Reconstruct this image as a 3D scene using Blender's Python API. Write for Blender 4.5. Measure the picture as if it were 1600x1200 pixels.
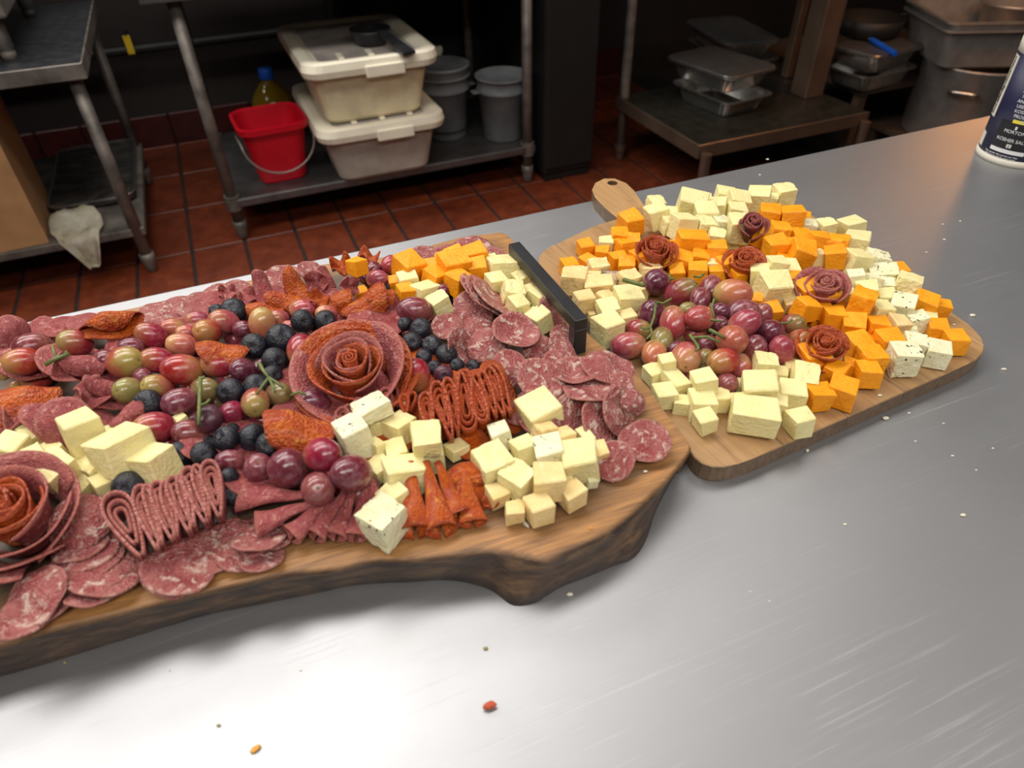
import bpy, bmesh, math, random
import numpy as np
from mathutils import Vector, Matrix, noise as mnoise

for o in list(bpy.data.objects):
    bpy.data.objects.remove(o)
SC = bpy.context.scene
COL = SC.collection
RNG = random.Random(11)

# ------------------------------------------------------------------ camera, world, lights, exposure
F_PX, PITCH, ROLL, CAM_Z, CT = 1080.0, math.radians(40.5), math.radians(-1.4), 1.34, 0.90
FWD = Vector((0, math.cos(PITCH), -math.sin(PITCH)))
_r = Vector((1, 0, 0)); _u = _r.cross(FWD)
RT = _r * math.cos(ROLL) + _u * math.sin(ROLL)
UP = _u * math.cos(ROLL) - _r * math.sin(ROLL)
CAM = Vector((0, 0, CAM_Z))
cd = bpy.data.cameras.new('camera'); co = bpy.data.objects.new('camera', cd); COL.objects.link(co)
m = Matrix.Identity(4)
for i in range(3):
    m[i][0], m[i][1], m[i][2], m[i][3] = RT[i], UP[i], -FWD[i], CAM[i]
co.matrix_world = m
cd.sensor_width = 36.0; cd.lens = F_PX / 1600 * 36.0; cd.clip_start = 0.01; cd.clip_end = 60
cd.dof.use_dof = True; cd.dof.focus_distance = 0.74; cd.dof.aperture_fstop = 6.5
SC.camera = co
SC.view_settings.view_transform = 'Standard'; SC.view_settings.look = 'None'
SC.view_settings.gamma = 1.0; SC.view_settings.use_curve_mapping = False
SC.view_settings.exposure = 0.5
SC.cycles.use_denoising = True
SC.cycles.max_bounces = 8
wd = bpy.data.worlds.new('world'); SC.world = wd; wd.use_nodes = True
wd.node_tree.nodes['Background'].inputs[0].default_value = (0.9, 0.85, 0.8, 1)
wd.node_tree.nodes['Background'].inputs[1].default_value = 0.03

A = math.radians(22.0)          # the counter's and the floor tiles' direction seen from the camera
def W(u, w, z=0.0):
    return Vector((u * math.cos(A) - w * math.sin(A), u * math.sin(A) + w * math.cos(A), z))
def uw(p):
    return (p.x * math.cos(A) + p.y * math.sin(A), -p.x * math.sin(A) + p.y * math.cos(A))

def area(name, u, w, z, sx, sy, power, col, rot=0.0):
    l = bpy.data.lights.new(name, 'AREA'); l.shape = 'RECTANGLE'; l.size = sx; l.size_y = sy
    l.energy = power; l.color = col
    o = bpy.data.objects.new(name, l); COL.objects.link(o); o.location = W(u, w, z)
    o.rotation_euler = (0, 0, A + rot)
    return o
WARM = (1.0, 0.965, 0.91)
for u, w, pw in [(-1.45, 1.15, 16), (-0.15, 1.15, 17), (1.15, 1.15, 5), (-1.35, 2.75, 21), (-0.05, 2.75, 21), (-0.4, -0.9, 19), (1.0, -0.9, 14), (3.1, 0.1, 4)]:  # last ones, behind the camera and far right, are added fill lamps
    area('troffer_and_fill', u, w, 2.66, 1.22, 0.6, pw, WARM)
area('heat_lamp', 2.62, 1.72, 1.5, 0.22, 0.22, 5, (1.0, 0.42, 0.13))

# ------------------------------------------------------------------ pixel ray helpers (used only to find real positions)
def ray(px, py):
    return FWD + RT * ((px - 800) / F_PX) + UP * ((600 - py) / F_PX)
def P(px, py, z):
    d = ray(px, py)
    return CAM + d * ((z - CAM_Z) / d.z)
def mpp(p):
    return (p - CAM).dot(FWD) / F_PX

# ------------------------------------------------------------------ object helpers
def tag(o, label=None, cat=None, group=None, kind=None):
    if label: o['label'] = label
    if cat: o['category'] = cat
    if group: o['group'] = group
    if kind: o['kind'] = kind
    return o
def mesh_obj(name, me, mat=None, parent=None, M=None):
    o = bpy.data.objects.new(name, me); COL.objects.link(o)
    if mat is not None and not me.materials: me.materials.append(mat)
    if parent is not None: o.parent = parent
    if M is not None: o.matrix_local = M
    return o
def bm_mesh(bm, name, smooth=False):
    me = bpy.data.meshes.new(name); bm.normal_update(); bm.to_mesh(me); bm.free()
    if smooth:
        me.polygons.foreach_set('use_smooth', [True] * len(me.polygons))
    return me
def build(name, bm, mat, parent=None, M=None, smooth=False):
    return mesh_obj(name, bm_mesh(bm, name, smooth), mat, parent, M)
def empty(name, loc, rz=0.0):
    o = bpy.data.objects.new(name, None); COL.objects.link(o); o.location = loc; o.rotation_euler = (0, 0, rz)
    o.empty_display_size = 0.02
    return o
def box(bm, x0, x1, y0, y1, z0, z1, bev=0.0, seg=2):
    vs = [bm.verts.new((x, y, z)) for z in (z0, z1) for y in (y0, y1) for x in (x0, x1)]
    fs = [(0, 2, 3, 1), (4, 5, 7, 6), (0, 1, 5, 4), (2, 6, 7, 3), (0, 4, 6, 2), (1, 3, 7, 5)]
    faces = [bm.faces.new([vs[i] for i in f]) for f in fs]
    if bev > 0:
        es = list({e for f in faces for e in f.edges})
        bmesh.ops.bevel(bm, geom=es, offset=bev, segments=seg, profile=0.5, affect='EDGES')
    return bm
def nbox(*a, **k):
    return box(bmesh.new(), *a, **k)
def rrect(w, d, r, n=5):
    pts = []
    for cx, cy, a0 in ((w/2-r, d/2-r, 0), (-w/2+r, d/2-r, 90), (-w/2+r, -d/2+r, 180), (w/2-r, -d/2+r, 270)):
        for i in range(n + 1):
            a = math.radians(a0 + 90 * i / n); pts.append((cx + r*math.cos(a), cy + r*math.sin(a)))
    return pts
def loft(bm, loops, cap0=True, cap1=True, close=True):
    rows = [[bm.verts.new(p) for p in l] for l in loops]
    n = len(rows[0])
    for a, b in zip(rows, rows[1:]):
        for i in range(n if close else n - 1):
            j = (i + 1) % n
            bm.faces.new((a[i], a[j], b[j], b[i]))
    if cap0: bm.faces.new(rows[0][::-1])
    if cap1: bm.faces.new(rows[-1])
    return rows
def lathe(bm, prof, n=32, cx=0, cy=0):
    loops = [[(cx + r*math.cos(2*math.pi*i/n), cy + r*math.sin(2*math.pi*i/n), z) for i in range(n)] for r, z in prof]
    loft(bm, loops)
    return bm
def tube(bm, pts, r, n=8, taper=None):
    pts = [Vector(p) for p in pts]
    loops = []; prev = None
    for i, p in enumerate(pts):
        t = (pts[min(i+1, len(pts)-1)] - pts[max(i-1, 0)]).normalized()
        ref = prev if prev is not None else (Vector((0, 0, 1)) if abs(t.z) < 0.9 else Vector((1, 0, 0)))
        a = (ref - t * ref.dot(t)).normalized(); b = t.cross(a); prev = a
        rr = r if taper is None else r * (1 + (taper - 1) * i / max(1, len(pts)-1))
        loops.append([p + (a*math.cos(2*math.pi*k/n) + b*math.sin(2*math.pi*k/n)) * rr for k in range(n)])
    loft(bm, loops)
    return bm
def frame(x, y, z, p):
    M = Matrix.Identity(4)
    for i in range(3):
        M[i][0], M[i][1], M[i][2], M[i][3] = x[i], y[i], z[i], p[i]
    return M

# ------------------------------------------------------------------ material helpers
class NT:
    def __init__(s, name):
        s.m = bpy.data.materials.new(name); s.m.use_nodes = True; s.t = s.m.node_tree
        s.b = s.t.nodes['Principled BSDF']
    def n(s, kind, **kw):
        x = s.t.nodes.new(kind)
        for k, v in kw.items():
            if k == 'inp':
                for kk, vv in v.items():
                    if isinstance(vv, bpy.types.NodeSocket): s.t.links.new(vv, x.inputs[kk])
                    else: x.inputs[kk].default_value = vv
            else: setattr(x, k, v)
        return x
    def l(s, a, b): s.t.links.new(a, b)
    def set(s, **kw):
        for k, v in kw.items():
            k = k.replace('_', ' ')
            i = s.b.inputs[k]
            if isinstance(v, bpy.types.NodeSocket): s.l(v, i)
            elif isinstance(v, tuple) and len(v) == 3 and i.type == 'RGBA': i.default_value = (*v, 1)
            else: i.default_value = v
        return s
    def ramp(s, fac, stops, interp='LINEAR'):
        r = s.n('ShaderNodeValToRGB'); r.color_ramp.interpolation = interp
        el = r.color_ramp.elements
        while len(el) < len(stops): el.new(0.5)
        for e, (p, c) in zip(el, stops):
            e.position = p; e.color = (*c, 1) if len(c) == 3 else c
        s.l(fac, r.inputs[0]); return r.outputs[0]
    def mix(s, f, a, b, blend='MIX'):
        x = s.n('ShaderNodeMix', data_type='RGBA', blend_type=blend)
        for sock, v in ((x.inputs[0], f), (x.inputs[6], a), (x.inputs[7], b)):
            if isinstance(v, bpy.types.NodeSocket): s.l(v, sock)
            elif isinstance(v, tuple): sock.default_value = (*v, 1) if len(v) == 3 else v
            else: sock.default_value = v
        return x.outputs[2]
    def math(s, op, a, b=0.0, c=None, clamp=False):
        x = s.n('ShaderNodeMath', operation=op, use_clamp=clamp)
        for i, v in enumerate((a, b) if c is None else (a, b, c)):
            if isinstance(v, bpy.types.NodeSocket): s.l(v, x.inputs[i])
            else: x.inputs[i].default_value = v
        return x.outputs[0]
    def coord(s, which='Object', scale=(1, 1, 1), rot=(0, 0, 0), rand=False):
        tc = s.n('ShaderNodeTexCoord').outputs[which]
        if rand:
            oi = s.n('ShaderNodeObjectInfo').outputs['Random']
            off = s.n('ShaderNodeVectorMath', operation='SCALE', inp={0: (37.0, 91.0, 53.0)}); s.l(oi, off.inputs[3])
            ad = s.n('ShaderNodeVectorMath', operation='ADD'); s.l(tc, ad.inputs[0]); s.l(off.outputs[0], ad.inputs[1]); tc = ad.outputs[0]
        mp = s.n('ShaderNodeMapping', inp={'Scale': scale, 'Rotation': rot}); s.l(tc, mp.inputs[0])
        return mp.outputs[0]
    def noise(s, vec, scale, detail=3, rough=0.55, out=0, dist=0.0):
        x = s.n('ShaderNodeTexNoise', inp={'Scale': scale, 'Detail': detail, 'Roughness': rough, 'Distortion': dist}); s.l(vec, x.inputs['Vector'])
        return x.outputs[out]
    def voro(s, vec, scale, feature='F1', out='Distance'):
        x = s.n('ShaderNodeTexVoronoi', feature=feature, inp={'Scale': scale}); s.l(vec, x.inputs['Vector'])
        return x.outputs[out]
    def bump(s, h, strength=0.3, dist=0.001):
        x = s.n('ShaderNodeBump', inp={'Strength': strength, 'Distance': dist}); s.l(h, x.inputs['Height'])
        s.l(x.outputs[0], s.b.inputs['Normal']); return s
def lin(r, g, b):
    f = lambda c: (c/255/12.92 if c/255 <= 0.04045 else ((c/255+0.055)/1.055)**2.4)
    return (f(r), f(g), f(b))
def plain(name, col, rough=0.5, metal=0.0, var=0.08, vs=20, **kw):
    t = NT(name); v = t.coord('Object')
    n = t.noise(v, vs, 4)
    dark = tuple(c * (1 - var * 2) for c in col); lite = tuple(min(1, c * (1 + var)) for c in col)
    t.set(Base_Color=t.ramp(n, [(0.3, dark), (0.7, lite)]), Roughness=rough, Metallic=metal, **kw)
    return t.m

def steel(name, col, rough, scratch=True, ani=30):
    t = NT(name); v = t.coord('Object')
    n1 = t.noise(t.coord('Object', (1.2, 60, 1), (0, 0, math.radians(-38))), 5, 4, 0.6)
    n2 = t.noise(t.coord('Object', (1.0, 90, 1), (0, 0, math.radians(28))), 4, 3, 0.6)
    n3 = t.noise(t.coord('Object', (1.5, 110, 1), (0, 0, math.radians(75))), 5, 3, 0.6)
    blot = t.noise(v, 5, 5, 0.6); fine = t.noise(v, 60, 4, 0.7)
    s1 = t.ramp(n1, [(0.61, (0, 0, 0)), (0.69, (1, 1, 1))])
    s2 = t.ramp(n2, [(0.63, (0, 0, 0)), (0.70, (1, 1, 1))])
    s3 = t.ramp(n3, [(0.63, (0, 0, 0)), (0.70, (1, 1, 1))])
    sc = t.math('MAXIMUM', t.math('MAXIMUM', s1, s2), s3)
    msk = t.ramp(t.noise(v, 9, 3), [(0.36, (0, 0, 0)), (0.6, (1, 1, 1))])
    sc = t.math('MULTIPLY', sc, msk)
    base = t.mix(t.math('MULTIPLY', blot, 0.35), col, tuple(c*0.72 for c in col))
    base = t.mix(t.math('MULTIPLY', fine, 0.25), base, tuple(c*0.8 for c in col))
    base = t.mix(t.math('MULTIPLY', sc, 0.2), base, tuple(min(1, c*1.6) for c in col))
    r = t.math('ADD', t.math('MULTIPLY', blot, 0.14), rough - 0.07)
    r = t.math('ADD', r, t.math('MULTIPLY', sc, 0.05))
    t.set(Base_Color=base, Metallic=0.85, Roughness=r)
    h = t.math('ADD', t.math('MULTIPLY', sc, -0.6), t.math('MULTIPLY', fine, 0.25))
    t.bump(h, 0.12, 0.0006)
    return t.m

M_ = {}
M_['counter'] = steel('worn_stainless_steel', (0.43, 0.43, 0.445), 0.47)
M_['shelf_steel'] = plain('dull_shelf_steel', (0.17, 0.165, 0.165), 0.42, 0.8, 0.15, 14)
M_['leg_steel'] = plain('grimy_leg_steel', (0.20, 0.175, 0.155), 0.55, 0.5, 0.3, 12)
M_['brown_steel'] = plain('brownish_steel', (0.16, 0.105, 0.075), 0.4, 0.6, 0.12, 8)
M_['black'] = plain('black_enamel', (0.006, 0.0055, 0.0055), 0.6, 0, 0.2, 8)
M_['rubber'] = plain('black_plastic', (0.02, 0.02, 0.022), 0.4, 0, 0.2, 30)
M_['wall'] = plain('dark_painted_wall', lin(40, 33, 31), 0.7, 0, 0.12, 3)
M_['wall_side'] = plain('grey_painted_wall', lin(120, 112, 105), 0.7, 0, 0.1, 3)
M_['ceiling'] = plain('ceiling_panel', lin(136, 132, 126), 0.85, 0, 0.05, 6)
M_['grout'] = plain('dark_grout', lin(34, 26, 22), 0.9, 0, 0.25, 25)
def tile_mat():
    t = NT('red_quarry_tile'); v = t.coord('Object', rand=True)
    oi = t.n('ShaderNodeObjectInfo').outputs['Random']
    c = t.ramp(t.noise(v, 14, 5, 0.65), [(0.25, lin(72, 29, 14)), (0.55, lin(108, 46, 22)), (0.8, lin(132, 62, 32))])
    c = t.mix(t.math('MULTIPLY', oi, 0.35), c, lin(95, 42, 26))
    t.set(Base_Color=c, Roughness=t.math('ADD', t.math('MULTIPLY', t.noise(v, 20, 3), 0.35), 0.3)).bump(t.noise(v, 90, 4), 0.2, 0.001)
    return t.m
M_['tile'] = tile_mat()
M_['base_tile'] = plain('dark_red_base_tile', lin(66, 22, 19), 0.45, 0, 0.2, 20)
M_['tub'] = plain('stained_white_plastic', lin(224, 210, 176), 0.45, 0, 0.14, 9)
M_['tub_low'] = plain('greyed_white_plastic', lin(186, 180, 168), 0.45, 0, 0.12, 11)
M_['lid'] = plain('white_lid_plastic', lin(240, 232, 210), 0.4, 0, 0.06, 8)
M_['lid_panel'] = plain('scuffed_lid_panel', lin(176, 168, 160), 0.5, 0, 0.16, 12)
M_['red'] = plain('red_bucket_plastic', lin(196, 12, 34), 0.35, 0, 0.05, 6)
M_['blue'] = plain('blue_cap_plastic', lin(20, 84, 190), 0.4)
M_['yellow'] = plain('yellow_plastic', lin(214, 180, 40), 0.4)
M_['wire'] = plain('bucket_wire', lin(150, 140, 130), 0.4, 0.4)
def oil_mat():
    t = NT('yellow_oil'); t.set(Base_Color=lin(150, 122, 26), Roughness=0.08, Transmission_Weight=0.6, IOR=1.3); return t.m
M_['oil'] = oil_mat()
def frosted():
    t = NT('frosted_plastic'); v = t.coord('Object')
    c = t.ramp(t.noise(v, 12, 3), [(0.3, lin(130, 134, 138)), (0.7, lin(158, 160, 162))])
    t.set(Base_Color=c, Roughness=0.38, Transmission_Weight=0.5, IOR=1.15); return t.m
M_['frost'] = frosted()
M_['foil'] = plain('pressed_foil', (0.55, 0.54, 0.52), 0.28, 0.95, 0.1, 60)
M_['foil_lid'] = plain('foil_lid_board', (0.16, 0.155, 0.15), 0.35, 0.7, 0.1, 20)
M_['pot'] = plain('brushed_pot_steel', (0.40, 0.37, 0.35), 0.42, 0.6, 0.1, 20)
M_['cardboard'] = plain('cardboard', lin(168, 126, 84), 0.8, 0, 0.08, 14)
M_['cardboard_in'] = plain('cardboard_inside', lin(120, 88, 58), 0.85, 0, 0.08, 14)
def rag_mat():
    t = NT('stained_cotton'); v = t.coord('Object')
    c = t.ramp(t.noise(v, 16, 5, 0.6), [(0.30, lin(110, 92, 70)), (0.42, lin(206, 196, 168)), (0.7, lin(236, 232, 220))])
    t.set(Base_Color=c, Roughness=0.9).bump(t.noise(v, 300, 2), 0.3, 0.001); return t.m
M_['rag'] = rag_mat()
def wrap_mat():
    t = NT('wrapped_tray'); v = t.coord('Object', (1, 3, 1))
    n = t.noise(v, 9, 5, 0.6, dist=1.2)
    t.set(Base_Color=t.ramp(n, [(0.4, (0.02, 0.02, 0.02)), (0.68, (0.07, 0.06, 0.05)), (0.76, (0.3, 0.26, 0.22))]), Roughness=0.18).bump(n, 0.9, 0.02); return t.m
M_['wrap'] = wrap_mat()

# ------------------------------------------------------------------ wood
def live_wood():
    t = NT('live_edge_wood')
    v = t.coord('Object', (1.0, 9.0, 4.0))
    big = t.noise(v, 7, 4, 0.6, dist=0.6); fine = t.noise(t.coord('Object', (3, 90, 30)), 7, 4, 0.65)
    heart = t.ramp(big, [(0.25, lin(58, 45, 36)), (0.45, lin(94, 74, 55)), (0.6, lin(76, 60, 47)), (0.8, lin(124, 94, 64))])
    sap = t.ramp(big, [(0.3, lin(130, 90, 54)), (0.5, lin(188, 134, 78)), (0.75, lin(152, 106, 62))])
    at = t.n('ShaderNodeAttribute', attribute_name='sap').outputs['Fac']
    bk = t.n('ShaderNodeAttribute', attribute_name='bark').outputs['Fac']
    c = t.mix(at, heart, sap)
    c = t.mix(t.math('MULTIPLY', t.ramp(fine, [(0.4, (0, 0, 0)), (0.7, (1, 1, 1))]), 0.45), c, lin(58, 42, 32))
    vb = t.coord('Object', (6, 6, 18))
    bn = t.noise(vb, 6, 6, 0.65, dist=0.5)
    bark = t.ramp(bn, [(0.3, lin(40, 31, 27)), (0.5, lin(78, 60, 47)), (0.68, lin(118, 90, 62)), (0.85, lin(70, 52, 42))])
    c = t.mix(bk, c, bark)
    h = t.math('ADD', t.math('MULTIPLY', fine, 0.35), t.math('MULTIPLY', t.math('MULTIPLY', bn, bk), 2.2))
    t.set(Base_Color=c, Roughness=0.48).bump(h, 0.5, 0.002)
    return t.m
M_['live'] = live_wood()
def acacia():
    t = NT('acacia_planks'); v = t.coord('Object', (10.0, 1.0, 6.0), rand=True)
    oi = t.n('ShaderNodeObjectInfo').outputs['Random']
    big = t.noise(v, 6, 4, 0.6, dist=0.7); fine = t.noise(t.coord('Object', (90, 3, 40)), 7, 4, 0.65)
    c = t.ramp(big, [(0.25, lin(132, 98, 64)), (0.5, lin(190, 150, 102)), (0.65, lin(164, 126, 84)), (0.8, lin(206, 168, 118))])
    c = t.mix(t.math('MULTIPLY', oi, 0.4), c, lin(140, 108, 76))
    c = t.mix(t.math('MULTIPLY', fine, 0.3), c, lin(120, 84, 52))
    g = t.n('ShaderNodeNewGeometry').outputs['Normal']; sep = t.n('ShaderNodeSeparateXYZ'); t.l(g, sep.inputs[0])
    side = t.ramp(t.math('ABSOLUTE', sep.outputs[2]), [(0.3, (1, 1, 1)), (0.75, (0, 0, 0))])
    endg = t.ramp(t.noise(t.coord('Object', (40, 40, 14), rand=True), 8, 4, 0.7), [(0.3, lin(84, 66, 50)), (0.7, lin(128, 102, 76))])
    c = t.mix(side, c, endg)                      # end grain of the planks
    t.set(Base_Color=c, Roughness=0.45).bump(fine, 0.25, 0.001)
    return t.m
M_['acacia'] = acacia()

# ------------------------------------------------------------------ food materials
def cheese_mat(name, ca, cb, speck=None, rough=0.42, pores=0.0):
    t = NT(name); v = t.coord('Object', rand=True)
    c = t.ramp(t.noise(v, 1.6, 3), [(0.3, ca), (0.7, cb)])
    oi = t.n('ShaderNodeObjectInfo').outputs['Random']
    c = t.mix(t.math('MULTIPLY', oi, 0.3), c, tuple(x * 0.86 for x in ca))
    if speck:
        col, th, sc = speck
        s = t.math('MULTIPLY', t.ramp(t.noise(v, sc, 2, 0.6), [(th, (0, 0, 0)), (th + 0.05, (1, 1, 1))]), t.ramp(t.noise(v, 1.7, 1), [(0.5, (0, 0, 0)), (0.56, (1, 1, 1))]))
        c = t.mix(s, c, col)
    n = t.noise(v, 7, 4, 0.6)
    t.set(Base_Color=c, Roughness=rough, Subsurface_Weight=0.25, Subsurface_Radius=(1.0, 0.8, 0.35), Subsurface_Scale=0.004, Specular_IOR_Level=0.4)
    t.bump(n, 0.25, 0.03)
    return t.m
M_['O'] = cheese_mat('orange_cheddar', lin(244, 152, 14), lin(252, 172, 30))
M_['W'] = cheese_mat('pale_jack', lin(236, 221, 154), lin(243, 232, 176), ((0.06, 0.05, 0.03), 0.74, 9))
M_['Y'] = cheese_mat('cream_gouda', lin(232, 200, 136), lin(242, 218, 160))
M_['B'] = cheese_mat('blue_veined', lin(232, 224, 178), lin(244, 240, 208), ((0.025, 0.03, 0.035), 0.62, 5))
M_['R'] = cheese_mat('ash_rind', lin(150, 130, 122), lin(214, 190, 150), ((0.1, 0.08, 0.08), 0.5, 6))

def grape_mat(name, stem, body, tip, bloom=0.2):
    t = NT(name)
    g = t.n('ShaderNodeTexCoord').outputs['Generated']; sp = t.n('ShaderNodeSeparateXYZ'); t.l(g, sp.inputs[0])
    v = t.coord('Object', rand=True)
    n = t.noise(v, 1.4, 3)
    f = t.math('ADD', sp.outputs[2], t.math('MULTIPLY', t.math('SUBTRACT', n, 0.5), 0.7))
    c = t.ramp(f, [(0.12, tip), (0.5, body), (0.86, stem)])
    oi = t.n('ShaderNodeObjectInfo').outputs['Random']
    hs = t.n('ShaderNodeHueSaturation', inp={'Hue': 0.5, 'Saturation': 1.0, 'Value': 1.0})
    t.l(c, hs.inputs['Color'])
    t.l(t.math('ADD', t.math('MULTIPLY', oi, 0.035), 0.482), hs.inputs['Hue']); t.l(t.math('ADD', t.math('MULTIPLY', oi, 0.4), 0.8), hs.inputs['Value'])
    bl = t.ramp(t.noise(v, 2.2, 4, 0.6), [(0.45, (0, 0, 0)), (0.75, (1, 1, 1))])
    c2 = t.mix(t.math('MULTIPLY', bl, bloom), hs.outputs[0], lin(190, 150, 160))
    t.set(Base_Color=c2, Roughness=t.math('ADD', t.math('MULTIPLY', bl, 0.22), 0.2), Subsurface_Weight=0.35, Subsurface_Radius=(1.0, 0.35, 0.25), Subsurface_Scale=0.006, Coat_Weight=0.25, Coat_Roughness=0.15)
    return t.m
M_['gr'] = grape_mat('red_grape', lin(164, 110, 66), lin(160, 40, 50), lin(138, 30, 44))
M_['gd'] = grape_mat('dark_grape', lin(132, 66, 66), lin(118, 46, 58), lin(100, 40, 54), 0.35)
M_['gp'] = grape_mat('pink_grape', lin(176, 122, 84), lin(170, 78, 76), lin(156, 60, 68), 0.3)
M_['gt'] = grape_mat('tan_grape', lin(176, 140, 86), lin(178, 104, 76), lin(164, 80, 66), 0.2)
M_['gg'] = grape_mat('green_grape', lin(140, 130, 74), lin(134, 114, 66), lin(128, 74, 56), 0.12)
M_['gm'] = grape_mat('mixed_grape', lin(150, 128, 70), lin(156, 70, 58), lin(140, 36, 48), 0.15)
M_['scar'] = plain('stem_scar', lin(112, 92, 48), 0.8)
M_['stem'] = plain('green_twig', lin(104, 116, 58), 0.55, 0, 0.2, 120)
def berry():
    t = NT('blueberry_skin'); v = t.coord('Object', rand=True)
    bl = t.ramp(t.noise(v, 1.8, 4, 0.6), [(0.35, lin(15, 15, 21)), (0.62, lin(30, 32, 44)), (0.85, lin(84, 92, 110))])
    t.set(Base_Color=bl, Roughness=0.42, Coat_Weight=0.15, Coat_Roughness=0.3).bump(t.noise(v, 5, 3), 0.25, 0.05); return t.m
M_['berry'] = berry()
M_['berry_red'] = plain('reddish_blueberry', lin(84, 44, 58), 0.38, 0, 0.2, 2)
M_['crown'] = plain('berry_crown', lin(74, 76, 88), 0.75)

def slice_mat(name, meat, meat2, fat, rimc, scale, th, oily=0.0, contrast=0.06, rough=0.36, sss=0.08):
    t = NT(name); v = t.coord('UV', rand=True)
    n = t.noise(v, scale, 3, 0.55, dist=0.9)
    vor = t.voro(v, scale * 1.1)
    f = t.math('ADD', n, t.math('MULTIPLY', t.math('SUBTRACT', 0.45, vor), 0.22))
    fine = t.noise(v, scale * 4, 3)
    m1 = t.mix(t.ramp(t.noise(v, scale * 0.6, 2), [(0.35, (0, 0, 0)), (0.65, (1, 1, 1))]), meat, meat2)
    m1 = t.mix(t.math('MULTIPLY', t.ramp(fine, [(0.52, (0, 0, 0)), (0.66, (1, 1, 1))]), 0.22), m1, fat)
    c = t.mix(t.ramp(f, [(th, (0, 0, 0)), (th + contrast, (1, 1, 1))]), m1, fat)
    rim = t.n('ShaderNodeAttribute', attribute_name='rim').outputs['Fac']
    c = t.mix(t.math('MULTIPLY', rim, 0.75), c, rimc)
    t.set(Base_Color=c, Roughness=t.math('ADD', t.math('MULTIPLY', fine, 0.25), rough - 0.1), Subsurface_Weight=sss, Subsurface_Radius=(1, 0.4, 0.3), Subsurface_Scale=0.002, Coat_Weight=oily, Coat_Roughness=0.25)
    t.bump(t.math('ADD', f, fine), 0.6, 0.05)
    return t.m
M_['sal'] = slice_mat('coarse_salami', lin(164, 74, 76), lin(188, 110, 106), lin(228, 194, 180), lin(200, 134, 122), 2.5, 0.52, 0.1, 0.13)
M_['gen'] = slice_mat('fine_salami', lin(162, 64, 70), lin(188, 98, 96), lin(220, 156, 146), lin(196, 118, 104), 4.5, 0.56, 0.1, 0.12)
M_['pep'] = slice_mat('pepperoni', lin(186, 68, 24), lin(214, 98, 22), lin(228, 140, 50), lin(182, 74, 38), 3.0, 0.56, 0.2, 0.16, sss=0.0)
M_['dsal'] = slice_mat('dark_fine_salami', lin(136, 50, 58), lin(156, 70, 70), lin(190, 118, 110), lin(176, 96, 86), 6.5, 0.66, 0.1, 0.12)

# ------------------------------------------------------------------ the setting
def struct(name, bm, mat, M=None):
    o = build(name, bm, mat, None, M); o['kind'] = 'structure'; return o
RZ = Matrix.Rotation(A, 4, 'Z')
floor = struct('floor', nbox(-3.2, 5.2, -2.6, 4.0, -0.06, -0.005), M_['grout'], RZ)
wall_back = struct('wall_back', nbox(-3.2, 5.2, 3.95, 4.05, -0.06, 2.75), M_['wall'], RZ)
struct('wall_left', nbox(-3.3, -3.2, -2.6, 4.05, -0.06, 2.75), M_['wall_side'], RZ)
struct('wall_right', nbox(5.2, 5.3, -2.6, 4.05, -0.06, 2.75), M_['wall_side'], RZ)
struct('wall_front', nbox(-3.3, 5.3, -2.7, -2.6, -0.06, 2.75), M_['wall_side'], RZ)
struct('ceiling', nbox(-3.3, 5.3, -2.7, 4.05, 2.7, 2.8), M_['ceiling'], RZ)
hood = empty('unseen_light_blocker', W(.5, 3.55, 1.75), A); tag(hood, 'added out-of-frame box that keeps light off the back wall', 'hood')  # unseen box added above the tables to keep the far area dim
build('blocker_body', nbox(-2.9, 2.6, -.38, .39, .12, .7, .01, 1), M_['shelf_steel'], hood)
build('blocker_lip', nbox(-2.9, 2.6, -.40, .39, 0, .12, .006, 1), M_['shelf_steel'], hood)
TS = 0.2
ug, _ = uw(P(304, 422, 0)); _, wg = uw(P(340, 385, 0))
tbm = nbox(-TS/2 + .0055, TS/2 - .0055, -TS + .0055, TS - .0055, -0.02, 0.0, 0.003, 1)
tme = bm_mesh(tbm, 'tile'); tme.materials.append(M_['tile'])
for i in range(-7, 13):
    for j in range(-2, 6):
        o = bpy.data.objects.new('tile', tme); COL.objects.link(o); o.parent = floor
        o.location = (ug + (i + .5) * TS, wg + (j + .5) * TS * 2, RNG.uniform(-.0006, .0006))
base = struct('baseboard_back', nbox(-3.2, 5.2, 3.938, 3.95, -0.005, 0.14), M_['grout'], RZ)
bme = bm_mesh(nbox(-TS/2 + .004, TS/2 - .004, -.014, 0.0, 0.0, 0.15, 0.004, 1), 'tile'); bme.materials.append(M_['base_tile'])
for i in range(-8, 13):
    o = bpy.data.objects.new('tile', bme); COL.objects.link(o); o.parent = base
    o.location = (ug + (i + .5) * TS, 3.938, 0)
pipe = tag(build('wall_pipe', tube(bmesh.new(), [(-1.0, 3.86, .47), (0.9, 3.86, .47)], .022, 10), M_['black'], None, RZ),
           'black horizontal pipe running along the dark back wall', 'pipe')
for u in (-0.9, 0.8):
    build('pipe_bracket', nbox(u-.015, u+.015, 3.86, 3.95, .455, .485), M_['black'], pipe)

# ------------------------------------------------------------------ the stainless counter with the food
cr = empty('steel_counter', W(0, 0, 0), A)
tag(cr, 'scratched stainless steel counter carrying both boards of food', 'counter')
def counter_top():
    bm = nbox(-2.2, 3.4, -0.75, 0.803, CT - .045, CT, 0.006, 3); return bm
build('worktop', counter_top(), M_['counter'], cr)
for u in (-2.0, 0.6, 3.2):
    for w in (-.62, .66):
        lathe(bm := bmesh.new(), [(.02, 0), (.024, .05), (.02, .1), (.02, CT - .044)], 14, u, w)
        build('leg', bm, M_['leg_steel'], cr)
build('undershelf', nbox(-2.0, 3.2, -.6, .5, .2, .225), M_['shelf_steel'], cr)

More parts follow.
